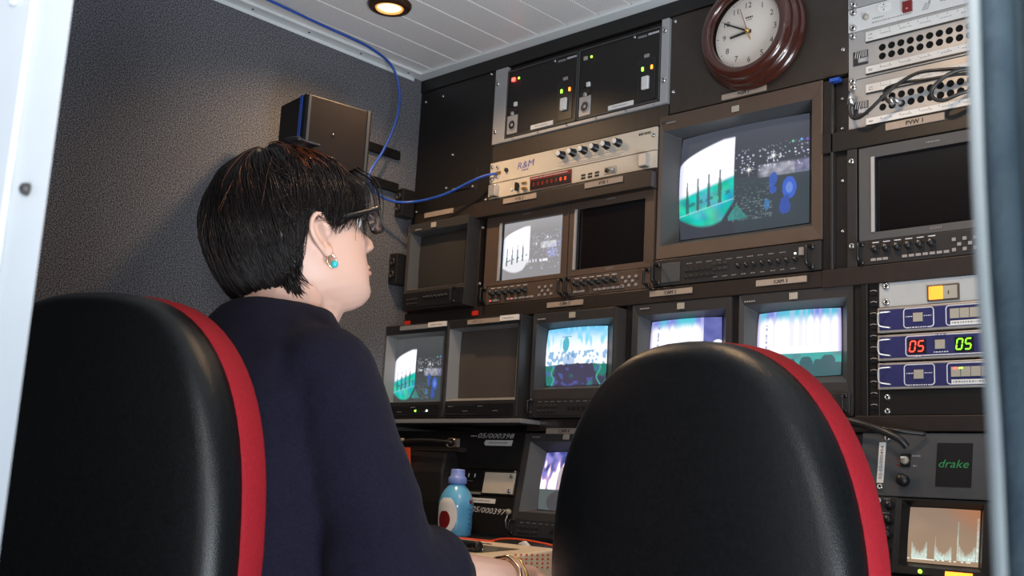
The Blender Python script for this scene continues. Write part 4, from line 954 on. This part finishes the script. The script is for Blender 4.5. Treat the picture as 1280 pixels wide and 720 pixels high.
q = MB().loft([[(x0, -.128, z), (x0+.020, -.128, z), (x0+.020, -.125, z), (x0, -.125, z)] for x0, z in ((.170, .080), (.174, .05), (.182, .02), (.190, -.02), (.192, -.09))], 'orange', smooth=False); q.build('orange_strap', bg)

# desk telephone-like unit, sloped top towards the seat
dv = thing('desk_unit', (.56, -.28, -.17), 'cream desk unit with orange-red edge and sloping dark display, in front of the bottle', 'device')
XD = Matrix.Translation((.545, -.275, 0)) @ Matrix.Rotation(math.radians(-4), 4, 'Z')
def dvz(y): return -.1115+(y+.07)*(.0175/.14)
W2 = .150
q = MB(); vs = []
prof = [(-.07, -.168), (-.07, dvz(-.07)-.006), (-.066, dvz(-.066)), (.066, dvz(.066)), (.07, dvz(.07)-.006), (.07, -.168)]
q.loft([[(x, y, z) for y, z in prof] for x in (-W2, W2)], 'devwhite', XD, smooth=False)
q.build('housing', dv, bevel=.006, seg=3)
q = MB().add([(-.13, -.045, dvz(-.045)+.0008), (.075, -.045, dvz(-.045)+.0008), (.105, .02, dvz(.02)+.0008), (-.11, .02, dvz(.02)+.0008)], [(0, 1, 2, 3)], 'lcd', X=XD)
q.build('display', dv)
MB().box(.03, .048, -.026, -.016, dvz(-.02)+.001, dvz(-.02)+.0018, 'ledwhite', XD).build('indicator_lamp', dv)
q = MB()
for i in range(6): q.box(-.03+i*.007, -.025+i*.007, .034, .040, dvz(.037)+.0004, dvz(.037)+.0012, 'ink', XD)
q.build('badge', dv)
MB().box(-W2-.002, -.02, .058, .074, -.150, dvz(.07)+.0012, 'orange', XD).build('orange_edge', dv, bevel=.003)
q = MB().tube(spline([tuple(XD @ Vector(p)) for p in ((-.03, .074, -.094), (.0, .080, -.088), (.06, .080, -.087), (.13, .078, -.092), (.146, .074, -.099), (.147, .06, -.108))], 6), .0018, 'orange', 8); q.build('red_wire', dv)
q = MB()
for i in range(7):
    for j in range(4): q.box(W2+.0002, W2+.0012, -.035+i*.013, -.031+i*.013, -.128+j*.007, -.1255+j*.007, 'orange', XD)
q.build('side_grille', dv)
pw = MB().prism([(.0, .0), (.026, -.002), (.014, .006)], -.004, .004, 'labelwhite', XD @ Matrix.Translation((.05, .07, dvz(.07))))
pw.build('paper_tab', dv)
mk = thing('marker_pen', (.56, -.33, -.10), 'fat black marker pen lying on the cream desk unit', 'pen')
XM = Matrix.Translation((.572, -.318, -.0985)) @ Matrix.Rotation(math.radians(-8), 4, 'Z') @ Matrix.Rotation(PI/2, 4, 'Y')
MB().lathe([(.004, -.050), (.0075, -.048), (.0078, -.018)], 'cream', 24, XM).build('end', mk)
MB().lathe([(.0078, -.034), (.0082, -.033), (.0082, -.022), (.0078, -.021)], 'lcd', 24, XM).build('band', mk)
MB().lathe([(.0085, -.018), (.0092, -.016), (.0092, .028), (.0088, .030), (.0094, .031), (.0094, .038), (.0070, .041), (.002, .0415)], 'dark', 32, XM).build('barrel', mk)

# ---------------------------------------------------------------- office chairs
def make_chair(label, px, py, zt, yawd, EX=2.3):
    t = thing('office_chair', (px, py, -H), label, 'chair', 'black and red office chairs')
    XB = Matrix.Translation((px, py, 0)) @ Matrix.Rotation(math.radians(yawd), 4, 'Z')
    hh, W_ = .29, .205; zc = zt-hh
    def outline(k=72, sc=1.0, dy=0, hx=0):
        o_ = []
        for i in range(k):
            a = 2*PI*i/k; c_, s_ = math.cos(a), math.sin(a)
            x = W_*math.copysign(abs(c_)**(2/EX), c_); z = math.copysign(abs(s_)**(2/EX), s_)*(hh if s_ > 0 else .27)
            if s_ < 0: x *= 1-.16*(abs(s_)**1.5)
            o_.append((x, z))
        return o_
    OUT = outline()
    def inset(d, y, sag=0):
        r_ = []
        for x, z in OUT:
            L = math.hypot(x/W_, z/hh) or 1
            n_ = Vector((x/W_**2, z/hh**2)).normalized()
            xx, zz = x-n_.x*d, z-n_.y*d
            r_.append((xx, y+sag*(1-(xx/W_)**2)*.0-.018*((zz+hh)/(2*hh))**2*0, zc+zz))
        return r_
    # the back leans slightly backwards towards its top
    LE = XB @ Matrix.Translation((0, 0, zc)) @ Matrix.Rotation(math.radians(3), 4, 'X') @ Matrix.Translation((0, 0, -zc))
    def scaled(f, y): return [(x*f, y, zc+z*f) for x, z in OUT]
    q = MB(); rings = []
    for f, y in ((.02, -.056), (.30, -.0555), (.55, -.054), (.75, -.050)): rings.append(scaled(f, y))
    for d, y in ((.024, -.0430), (.0145, -.0395), (.0085, -.0350), (.0040, -.0290), (.0012, -.0225), (.0, -.0150), (.0, .0), (.0, .009), (.012, .011)): rings.append(inset(d, y))
    q.loft(rings, 'chair', LE); q.build('back_shell', t)
    q = MB().loft([inset(.014, .010), inset(.002, .011), inset(-.0010, .017), inset(-.0015, .033), inset(-.0008, .052), inset(.004, .062), inset(.016, .070)], 'chairred', LE); q.build('red_side_band', t)
    rings = [inset(.016, .069), inset(.018, .080), inset(.030, .090), inset(.045, .095)]
    for f, y in ((.65, .098), (.5, .094), (.25, .090), (.02, .088)): rings.append(scaled(f, y))
    q = MB().loft(rings, 'chairfab', LE); q.build('back_cushion', t)
    # seat
    zs = -.45; q = MB(); rr = []
    sp = []
    for i in range(48):
        a = 2*PI*i/48; sp.append((.235*math.copysign(abs(math.cos(a))**.7, math.cos(a)), .225*math.copysign(abs(math.sin(a))**.7, math.sin(a))+.30))
    def sring(f, z): return [(x*f, (y-.30)*f+.30, z) for x, y in sp]
    q.loft([sring(f, z) for f, z in ((.86, zs-.085), (.97, zs-.08), (1.0, zs-.06))], 'chair', XB); q.build('seat_shell', t)
    q = MB().loft([sring(f, z) for f, z in ((1.0, zs-.06), (1.008, zs-.055), (1.008, zs-.035), (1.0, zs-.03))], 'chairred', XB); q.build('red_seat_band', t)
    q = MB().loft([sring(f, z) for f, z in ((.995, zs-.03), (.98, zs-.012), (.92, zs-.001), (.6, zs), (.02, zs-.006))], 'chairfab', XB); q.build('seat', t)
    q = MB().tube(spline([(0, -.03, zc-.10), (0, -.075, zc-.27), (0, -.05, zs-.11), (0, .06, zs-.115), (0, .24, zs-.10)], 6), .017, 'chair', 12, XB); q.build('back_bracket', t)
    q = MB().lathe([(.026, -H+.10), (.026, -H+.24), (.017, -H+.25), (.017, zs-.10), (.05, zs-.095), (.05, zs-.085)], 'chair', 24, XB @ Matrix.Translation((0, .30, 0))); q.build('gas_column', t)
    for k in range(5):
        a = 2*PI*k/5+.3; c_, s_ = math.cos(a), math.sin(a)
        q = MB().tube([(c_*.02, .30+s_*.02, -H+.115), (c_*.15, .30+s_*.15, -H+.10), (c_*.29, .30+s_*.29, -H+.075)], [.026, .02, .014], 'chair', 10, XB); q.build('base_leg', t)
        w_ = MB().cyl((c_*.285-s_*.014, .30+s_*.285+c_*.014, -H+.029), (c_*.285+s_*.014, .30+s_*.285-c_*.014, -H+.029), .028, 'knob', X=XB); w_.cyl((c_*.29, .30+s_*.29, -H+.03), (c_*.29, .30+s_*.29, -H+.075), .006, 'steel', X=XB); w_.build('caster', t)
    return t
make_chair('black office chair with red side band that the woman sits on, left', .752, -1.110, .203, 22, 2.6)
make_chair('empty black office chair with red side band, right, hiding the console', 1.273, -.640, .181, -3)

# ---------------------------------------------------------------- the woman
HC = Vector((.745, -.855, .333))
HT = Matrix.Translation(HC) @ Matrix.Rotation(math.radians(-11.4), 4, 'Z') @ Matrix.Rotation(math.radians(19), 4, 'X')
def interp(tb, z):
    if z >= tb[0][0]: return tb[0][1:]
    for a, b_ in zip(tb, tb[1:]):
        if z >= b_[0]:
            t = (z-b_[0])/(a[0]-b_[0]); t = t; return tuple(b_[i]+(a[i]-b_[i])*t for i in range(1, len(a)))
    return tb[-1][1:]
HEAD = [(.110, .004, -.020, .012), (.106, .030, -.045, .036), (.096, .044, -.072, .050), (.080, .066, -.090, .062), (.058, .084, -.100, .070), (.035, .0965, -.103, .0745), (.022, .0975, -.102, .075),
        (.010, .0925, -.100, .075), (.0, .0885, -.097, .0745), (-.012, .088, -.093, .074), (-.025, .0885, -.088, .0725), (-.040, .0880, -.080, .071), (-.055, .0880, -.072, .0690), (-.070, .0880, -.062, .0655), (-.085, .0860, -.050, .0600), (-.098, .0860, -.038, .0510), (-.108, .083, -.025, .0415), (-.116, .074, -.005, .030), (-.120, .058, .015, .018)]
def bumpf(x, z, cx0, cz0, sx_, sz_, A): return A*math.exp(-((x-cx0)/sx_)**2-((z-cz0)/sz_)**2)
def face_pt(x, y, z):
    if y > .02:
        k = min(1, (y-.02)/.04)
        nose_w = .0075+.006*sm(.0, -.035, z)
        if z < .012 and z > -.055:
            A = {0: 0}.get(1, 0); A = .004*sm(.012, .0, z)+.024*sm(.004, -.034, z) if z > -.036 else .028*sm(-.051, -.039, z)
            y += k*A*math.exp(-(x/nose_w)**2)
        y += k*(bumpf(abs(x), z, .013, -.038, .006, .006, .007)                 # nostril wings
              + bumpf(x, z, 0, -.0635, .019, .0045, .0095)+bumpf(x, z, 0, -.0755, .017, .0048, .0090)-bumpf(x, z, 0, -.0695, .024, .0018, .0035)
              - bumpf(x, z, 0, -.085, .018, .005, .0030)+bumpf(x, z, 0, -.100, .020, .010, .0058)
              - bumpf(abs(x), z, .031, .000, .014, .010, .0085)+bumpf(abs(x), z, .030, .020, .018, .006, .003)+bumpf(abs(x), z, .042, -.030, .016, .014, .005))
    return x, y, z
def head_mesh(q):
    rings = []; n = 96
    zs = [.110]; z = .108
    while z > -.120: zs.append(z); z -= .0022
    zs.append(-.120)
    for z in zs:
        yf_, yb_, w_ = interp(HEAD, z); ym = yb_+(yf_-yb_)*.50; r = []
        for k in range(n):
            a = 2*PI*k/n; c_, s_ = math.cos(a), math.sin(a)
            e_ = .86 if s_ > 0 else .95
            x = w_*math.copysign(abs(c_)**e_, c_); y = ym+((yf_-ym) if s_ > 0 else (ym-yb_))*math.copysign(abs(s_)**e_, s_)
            x, y, z2 = face_pt(x, y, z); r.append((x, y, z2))
        rings.append(r)
    q.loft(rings, 'skin', HT)
def capsule(q, a, b_, ra, rb, m='skin', n=16):
    a, b_ = Vector(a), Vector(b_); d = (b_-a); L = d.length; d.normalize(); pts = []; rs = []
    for k in range(5): t = k/4*PI/2; pts.append(a-d*ra*math.cos(t)); rs.append(max(ra*math.sin(t), .0003))
    for k in range(1, 4): pts.append(a+(b_-a)*k/4); rs.append(ra+(rb-ra)*k/4)
    for k in range(5): t = PI/2-k/4*PI/2; pts.append(b_+d*rb*math.cos(t)); rs.append(max(rb*math.sin(t), .0003))
    q.tube(pts, rs, m, n)
def chain(q, pts, rs, m='skin', n=16):
    for i in range(len(pts)-1): capsule(q, pts[i], pts[i+1], rs[i], rs[i+1], m, n)
def ell(q, c, r, m='skin', X=None, n=24):
    q.lathe([(max(math.sin(PI*k/16), .01), -math.cos(PI*k/16)) for k in range(17)], m, n, (X or Matrix()) @ Matrix.Translation(c) @ Matrix.Diagonal((*r, 1)))
def remesh(o, vox, smooth=4, disp=None):
    r = o.modifiers.new('remesh', 'REMESH'); r.mode = 'VOXEL'; r.voxel_size = vox; r.use_smooth_shade = True
    if smooth: s_ = o.modifiers.new('smooth', 'SMOOTH'); s_.iterations = smooth; s_.factor = .5
    if disp:
        tx = bpy.data.textures.new('folds', 'CLOUDS'); tx.noise_scale = disp[1]; tx.noise_depth = 2
        d_ = o.modifiers.new('folds', 'DISPLACE'); d_.texture = tx; d_.strength = disp[0]; d_.mid_level = .5; d_.texture_coords = 'LOCAL'
    return o
wm = thing('person', (.76, -.88, -.45), 'person with short black hair in a navy sweater, seated and looking at the monitors', 'person')
B = MB(); head_mesh(B)
P_ = lambda x, y, z: tuple(HT @ Vector((x, y, z)))
# neck
chain(B, [(.758, -.885, .10), (.756, -.882, .19), P_(0, -.022, -.055)], [.066, .059, .056])
chain(B, [(.757, -.862, .17), P_(0, .02, -.085)], [.048, .040])
# ears
for s_ in (1, -1):
    hp = [(.0735, .012, -.004), (.080, .010, .012), (.087, .000, .0215), (.091, -.012, .0215), (.092, -.020, .010), (.090, -.020, -.006), (.086, -.012, -.022), (.080, -.003, -.034), (.075, .003, -.036)]
    B.tube(spline([P_(x*s_, y, z*.92-.007) for x, y, z in hp], 4), .0040, 'skin', 8)
    B.tube(spline([P_(x*s_, y, z*.92-.007) for x, y, z in ((.079, .004, .013), (.083, -.006, .012), (.084, -.011, .002), (.082, -.007, -.012), (.076, .002, -.016))], 4), .0032, 'skin', 8)
    ell(B, (0, 0, 0), (.0050, .0155, .0225), X=HT @ Matrix.Translation((.0785*s_, -.006, -.010)) @ Matrix.Rotation(.45*s_, 4, 'Z') @ Matrix.Rotation(.2, 4, 'X'))
    ell(B, P_(.0785*s_, .002, -.0365), (.0065, .0075, .009)); ell(B, P_(.0765*s_, .010, -.010), (.004, .005, .007))
# torso, arms, hands, legs
TOR = [(-.455, -.900, .175, .130), (-.40, -.905, .190, .140), (-.30, -.905, .170, .130), (-.20, -.900, .150, .115), (-.08, -.900, .142, .112), (.02, -.895, .142, .110), (.09, -.890, .138, .095), (.14, -.886, .115, .075), (.165, -.885, .085, .060)]
def torso(q, g, m, tb=TOR):
    q.loft([[(.76+(w_+g)*math.copysign(abs(math.cos(a))**.85, math.cos(a)), y+(d_+g)*math.copysign(abs(math.sin(a))**.85, math.sin(a)), z) for a in [2*PI*k/48 for k in range(48)]] for z, y, w_, d_ in tb], m)
torso(B, 0, 'skin')
SR, ER, WR = Vector((.890, -.890, .112)), Vector((.962, -.852, -.108)), Vector((.948, -.590, -.120))
SL, EL, WL = Vector((.615, -.875, .118)), Vector((.520, -.760, -.140)), Vector((.640, -.560, -.132))
def hand_(q, wrist, fwd, side, upv, s_=1):
    f, s2, u = Vector(fwd).normalized(), Vector(side).normalized(), Vector(upv).normalized()
    def L(a, b_, c): return wrist+f*a+s2*b_+u*c
    chain(q, [L(0, 0, 0), L(.035, 0, .004), L(.080, .004, .002)], [.024, .022, .017])
    for i, (b0, b1, l) in enumerate(((.030, .038, .066), (.011, .013, .074), (-.009, -.011, .069), (-.027, -.032, .054))):
        chain(q, [L(.030, b0*.7, .004), L(.086-.004*abs(i-1), b0, .004), L(.086+l*.42, (b0+b1)/2, .003), L(.086+l*.74, b1, -.008), L(.086+l*.95, b1, -.018)], [.0115, .0098, .0088, .0080, .0070], n=10)
    chain(q, [L(.018, .022, -.002), L(.045, .045, -.008), L(.070, .058, -.012), L(.090, .062, -.016)], [.0135, .0115, .0098, .0082], n=10)
chain(B, [SR, ER, WR+(ER-WR)*.5, WR], [.052, .040, .036, .025]); chain(B, [SL, EL, WL+(EL-WL)*.5, WL], [.052, .040, .036, .025])
hand_(B, WR, (-.25, 1, -.16), (-1, -.25, 0), (0, .1, 1)); hand_(B, WL, (.35, 1, -.06), (1, -.35, 0), (0, .1, 1))
for x, kx in ((.66, .65), (.86, .90)):
    chain(B, [(x, -.90, -.375), (kx, -.50, -.365), (kx, -.48, -.80)], [.078, .058, .036])
    chain(B, [(kx, -.50, -.845), (kx, -.36, -.875)], [.034, .020])
ob = remesh(B.build('body', wm), .0028, 3)
# jumper
S = MB()
TS = [(-.44, -.902, .205, .152), (-.34, -.905, .205, .155), (-.20, -.905, .180, .145), (-.08, -.902, .172, .145), (.03, -.898, .168, .142), (.105, -.893, .160, .122), (.150, -.890, .142, .102), (.180, -.888, .112, .088), (.205, -.886, .085, .078), (.226, -.884, .069, .068)]
torso(S, 0, 'sweater', TS)
chain(S, [(.78, -.884, .125), SR+Vector((-.008, 0, .015)), SR.lerp(ER, .35)+Vector((.01, .005, 0)), SR.lerp(ER, .7)+Vector((.008, .010, 0)), ER+Vector((.006, .006, -.002)), ER.lerp(WR, .30)+Vector((.004, 0, .006))], [.085, .066, .063, .064, .070, .062], 'sweater', 24)
chain(S, [ER.lerp(WR, .30)+Vector((.003, 0, .004)), ER.lerp(WR, .43)], [.060, .046], 'sweater', 24)
chain(S, [(.76, -.884, .125), SL+Vector((0, 0, .005)), SL.lerp(EL, .5), EL, EL.lerp(WL, .42)], [.075, .074, .066, .060, .044], 'sweater', 24)
remesh(S.build('sweater', wm), .0055, 6, (.010, .07))
T3 = MB()
for x, kx in ((.66, .65), (.86, .90)):
    chain(T3, [(x, -.90, -.368), (kx, -.50, -.362), (kx, -.48, -.78)], [.088, .070, .055], 'trouser', 24)
capsule(T3, (.66, -.90, -.37), (.86, -.90, -.37), .083, .083, 'trouser', 24)
remesh(T3.build('trousers', wm), .008, 4)
for kx in (.65, .90):
    T4 = MB(); capsule(T4, (kx, -.505, -.858), (kx, -.35, -.870), .041, .032, 'desk', 20); T4.box(kx-.035, kx+.035, -.54, -.325, -H+.001, -H+.02, 'desk'); remesh(T4.build('shoe', wm), .006, 3)
# eyes, lips, brows
for s_ in (1, -1):
    q = MB(); ell(q, (0, 0, 0), (.0122, .0122, .0122), 'labelwhite', HT @ Matrix.Translation((.031*s_, .0745, .001))); q.build('eye', wm)
    q = MB(); ell(q, (0, 0, 0), (.0060, .0030, .0060), 'ink', HT @ Matrix.Translation((.031*s_, .0855, .002))); q.build('iris', wm)
    q = MB().tube(spline([P_(.014*s_, .0985, .017), P_(.030*s_, .0975, .0235), P_(.048*s_, .086, .018)], 5), .0022, 'hair', 6); q.build('eyebrow', wm)
q = MB()
for zc_, r_, yy in ((-.0655, .0038, .0950), (-.0735, .0044, .0948)):
    q.tube(spline([P_(-.023, .078, -.0695), P_(-.012, yy-.003, zc_), P_(0, yy, zc_+.0005), P_(.012, yy-.003, zc_), P_(.023, .078, -.0695)], 5), [.0012+r_*.75*math.sin(PI*k/20) for k in range(21)], 'lips', 8)
q.build('lips', wm)
# hair: a soft volume with locks of strands on it
rnd = random.Random(3)
def hair_edge(az):      # az in degrees from straight ahead, both sides alike: lowest local z of the hair
    a = abs((az+180) % 360-180)
    tb = [(0, .034), (25, .022), (45, .006), (62, -.004), (74, -.006), (84, .016), (95, .010), (102, -.028), (109, -.066), (130, -.090), (180, -.104)]
    for p, q_ in zip(tb, tb[1:]):
        if a <= q_[0]: t = (a-p[0])/(q_[0]-p[0]); return p[1]+(q_[1]-p[1])*t
    return tb[-1][1]
HCN = Vector((0, -.014, .016)); AX = Vector((.090, .105, .104))
def hair_pt(az, t, off=0):
    a = math.radians(az); ze = hair_edge(az)
    e1 = math.asin(max(-.98, min(.98, (ze-HCN.z)/AX.z)))
    el = PI/2+(e1-PI/2)*t
    back = max(0, -math.cos(a)); low = max(0, -math.sin(el))
    k = 1+off+.065*noise.noise(Vector((math.sin(a)*2.2, math.cos(a)*2.2, el*1.6)))+.02*noise.noise(Vector((a*9, el*3, 1)))
    r_ = math.cos(el)
    if low > 0: r_ = math.cos(el*.66)      # the nape stays full
    front = max(0, math.cos(a))
    return Vector((HCN.x+AX.x*math.sin(a)*r_*k, HCN.y+(AX.y+.013*front)*math.cos(a)*r_*k-.004*back, HCN.z+AX.z*math.sin(el)*(k if el > 0 else 1)))
q = MB(); rings = []
NA = 96
for t in [0.02]+[k/26 for k in range(1, 27)]: rings.append([tuple(hair_pt(360*i/NA, t)) for i in range(NA)])
rings.append([tuple(hair_pt(360*i/NA, 1.0)*.90) for i in range(NA)]); rings.append([tuple(hair_pt(360*i/NA, .85)*.72) for i in range(NA)]); rings.append([tuple(hair_pt(360*i/NA, .1)*.60) for i in range(NA)])
q.loft(rings, 'hair', HT)
hair = q.build('hair', wm)
q = MB()
for i in range(4200):
    az0 = rnd.uniform(0, 360); fr = math.cos(math.radians(az0)); t0 = rnd.uniform(.02, .75)**1.1; t1 = min(1.06, t0+rnd.uniform(.25, .55)); off = rnd.uniform(-.005, .05)
    a180 = (az0+180) % 360-180
    sweep = rnd.uniform(-14, 14)+(26 if abs(a180) < 60 else (-10*math.copysign(1, a180) if abs(a180) > 100 else 10*math.copysign(1, a180)))
    pts = []; rs = []; n_ = 8; r0 = rnd.uniform(.0005, .0012); flick = rnd.uniform(-.01, .035)
    for k in range(n_):
        s_ = k/(n_-1); t = t0+(t1-t0)*s_
        p = hair_pt(az0+sweep*s_*s_, t, off*math.sin(PI*min(1, s_*.8+.15))+flick*max(0, s_-.7))
        pts.append(p); rs.append(r0*(1-.85*s_**3)*(.4+.6*min(1, s_*4)))
    top = pts[3]; m_ = 'hair'
    if top.z > .082 and ((top.x > -.02 and top.y > -.01 and rnd.random() < .55) or (top.x < .05 and top.y < -.03 and rnd.random() < .12)): m_ = 'hairred'  # reddish crown strands: dyed tone, with the warm lamp highlight put into colour
    q.tube(pts, rs, m_, 4, HT)
# loose wisps over the temple, and short flicks at the nape and behind the ear
for i in range(70):
    x0 = rnd.uniform(.035, .072); y0 = rnd.uniform(.070, .10)*(1-.35*(x0-.03)/.04); dz = rnd.uniform(.035, .075)
    pts = [(x0, y0-.01, .065), (x0+.006, y0+.008, .045), (x0+.004, y0+.010, .045-dz*.5), (x0-.002+rnd.uniform(-.006, .006), y0+.002, .045-dz)]
    q.tube(spline(pts, 3), [rnd.uniform(.0005, .0009)*(1-.8*k/9) for k in range(10)], 'hair', 4, HT)
for i in range(16):
    x0 = rnd.uniform(.030, .058); pts = [(x0, .085, .072), (x0+.004, .108, .050), (x0+.004, .112, .022), (x0-.002, .106, -.006+rnd.uniform(-.012, .012))]
    q.tube(spline(pts, 3), [.0008*(1-.8*k/9) for k in range(10)], 'hair', 4, HT)
for i in range(420):
    az = rnd.uniform(108, 252); p = hair_pt(az, rnd.uniform(.86, .97), .01); o2 = Vector((math.sin(math.radians(az)), math.cos(math.radians(az)), 0))
    side = 1 if az < 180 else -1
    d_ = Vector((0, 1, 0))*rnd.uniform(.0, .022)*max(0, math.cos(math.radians(abs(180-az)-72))**2)
    q.tube([p, p+Vector((0, 0, -.014))+d_*.3, p+Vector((0, 0, -.026))+d_+o2*rnd.uniform(-.012, .006)], [.0011, .0009, .0002], 'hair', 4, HT)
for i in range(60):      # fly-away hairs over the crown
    az = rnd.uniform(0, 360); t0 = rnd.uniform(.1, .5)
    q.tube([hair_pt(az, t0), hair_pt(az+6, t0+.08, .05), hair_pt(az+14, t0+.2, rnd.uniform(.05, .13))], [.0005, .0004, .0002], 'hairred' if i % 2 else 'hair', 4, HT)
q.build('strands', hair)
# spectacles, sunglasses on the head, earring, bracelet
def glasses(name, X, lens, fr, thick, temple=True, dz=0):
    g = MB(); y0 = 0
    for s_ in (1, -1):
        rim = [(s_*(.0345+.0265*math.copysign(abs(math.cos(a))**.7, math.cos(a))), -.010*((.0345+.0265*math.cos(a))/.06)**2, .0185*math.copysign(abs(math.sin(a))**.7, math.sin(a))) for a in [k*PI/12 for k in range(24)]]
        g.tube([X @ Vector(p) for p in rim], thick*.55, fr, 8, closed=True)
        g.tube([X @ Vector((s_*(.010+.051*k/8), -.010*((.010+.051*k/8)/.06)**2, .0175-.002*(k/8-.5)**2)) for k in range(9)], thick, fr, 8)
    g.tube([X @ Vector((-.009, 0, .004)), X @ Vector((0, .002, .007)), X @ Vector((.009, 0, .004))], thick*.7, fr, 8)
    o_ = g.build(name, wm)
    for s_ in (1, -1):
        l_ = MB(); vs = [X @ Vector((s_*.0345, -.004, 0))]+[X @ Vector((s_*(.0345+.0258*math.copysign(abs(math.cos(a))**.7, math.cos(a))), -.010*((.0345+.0265*math.cos(a))/.06)**2, .0178*math.copysign(abs(math.sin(a))**.7, math.sin(a)))) for a in [k*PI/12 for k in range(24)]]
        l_.add(vs, [(0, 1+k, 1+(k+1) % 24) for k in range(24)], lens, True); lo = l_.build('lens', o_); sd_ = lo.modifiers.new('s', 'SOLIDIFY'); sd_.thickness = .0014
        if temple:
            t_ = MB().tube(spline([X @ Vector(p) for p in ((s_*.061, -.010, .014), (s_*.069, -.020, .0135), (s_*.0765, -.055, .012), (s_*.0760, -.085, .011), (s_*.0740, -.100, .010))], 4), thick*1.1, fr, 8); t_.build('temple', o_)
    return o_
glasses('spectacles', HT @ Matrix.Translation((0, .112, -.003)) @ Matrix.Rotation(math.radians(2), 4, 'X'), 'glass', 'dark', .0030)
glasses('sunglasses', HT @ Matrix.Translation((.0, .026, .122)) @ Matrix.Rotation(math.radians(66), 4, 'X'), 'shadeglass', 'ink', .0026, False)
q = MB().tube([P_(.0805+.0005, .003+.0065*math.cos(a), -.0505+.0085*math.sin(a)) for a in [k*PI/8 for k in range(16)]], .0013, 'gold', 8, closed=True)
ell(q, P_(.084, .004, -.055), (.0052, .0052, .0052), 'turq'); q.build('earring', wm)
q = MB(); wd = (WR-ER).normalized(); c0 = WR-wd*.022; s1 = wd.orthogonal().normalized(); s2 = wd.cross(s1)
for j in range(3): q.tube([c0+wd*(j*.006-.006)+(s1*math.cos(a)*.031+s2*math.sin(a)*.031)*(1+.03*math.sin(a*8+j*2)) for a in [k*PI/16 for k in range(32)]], .0030, ('gold', 'lips', 'brass')[j], 8, closed=True)
q.build('bracelet', wm)
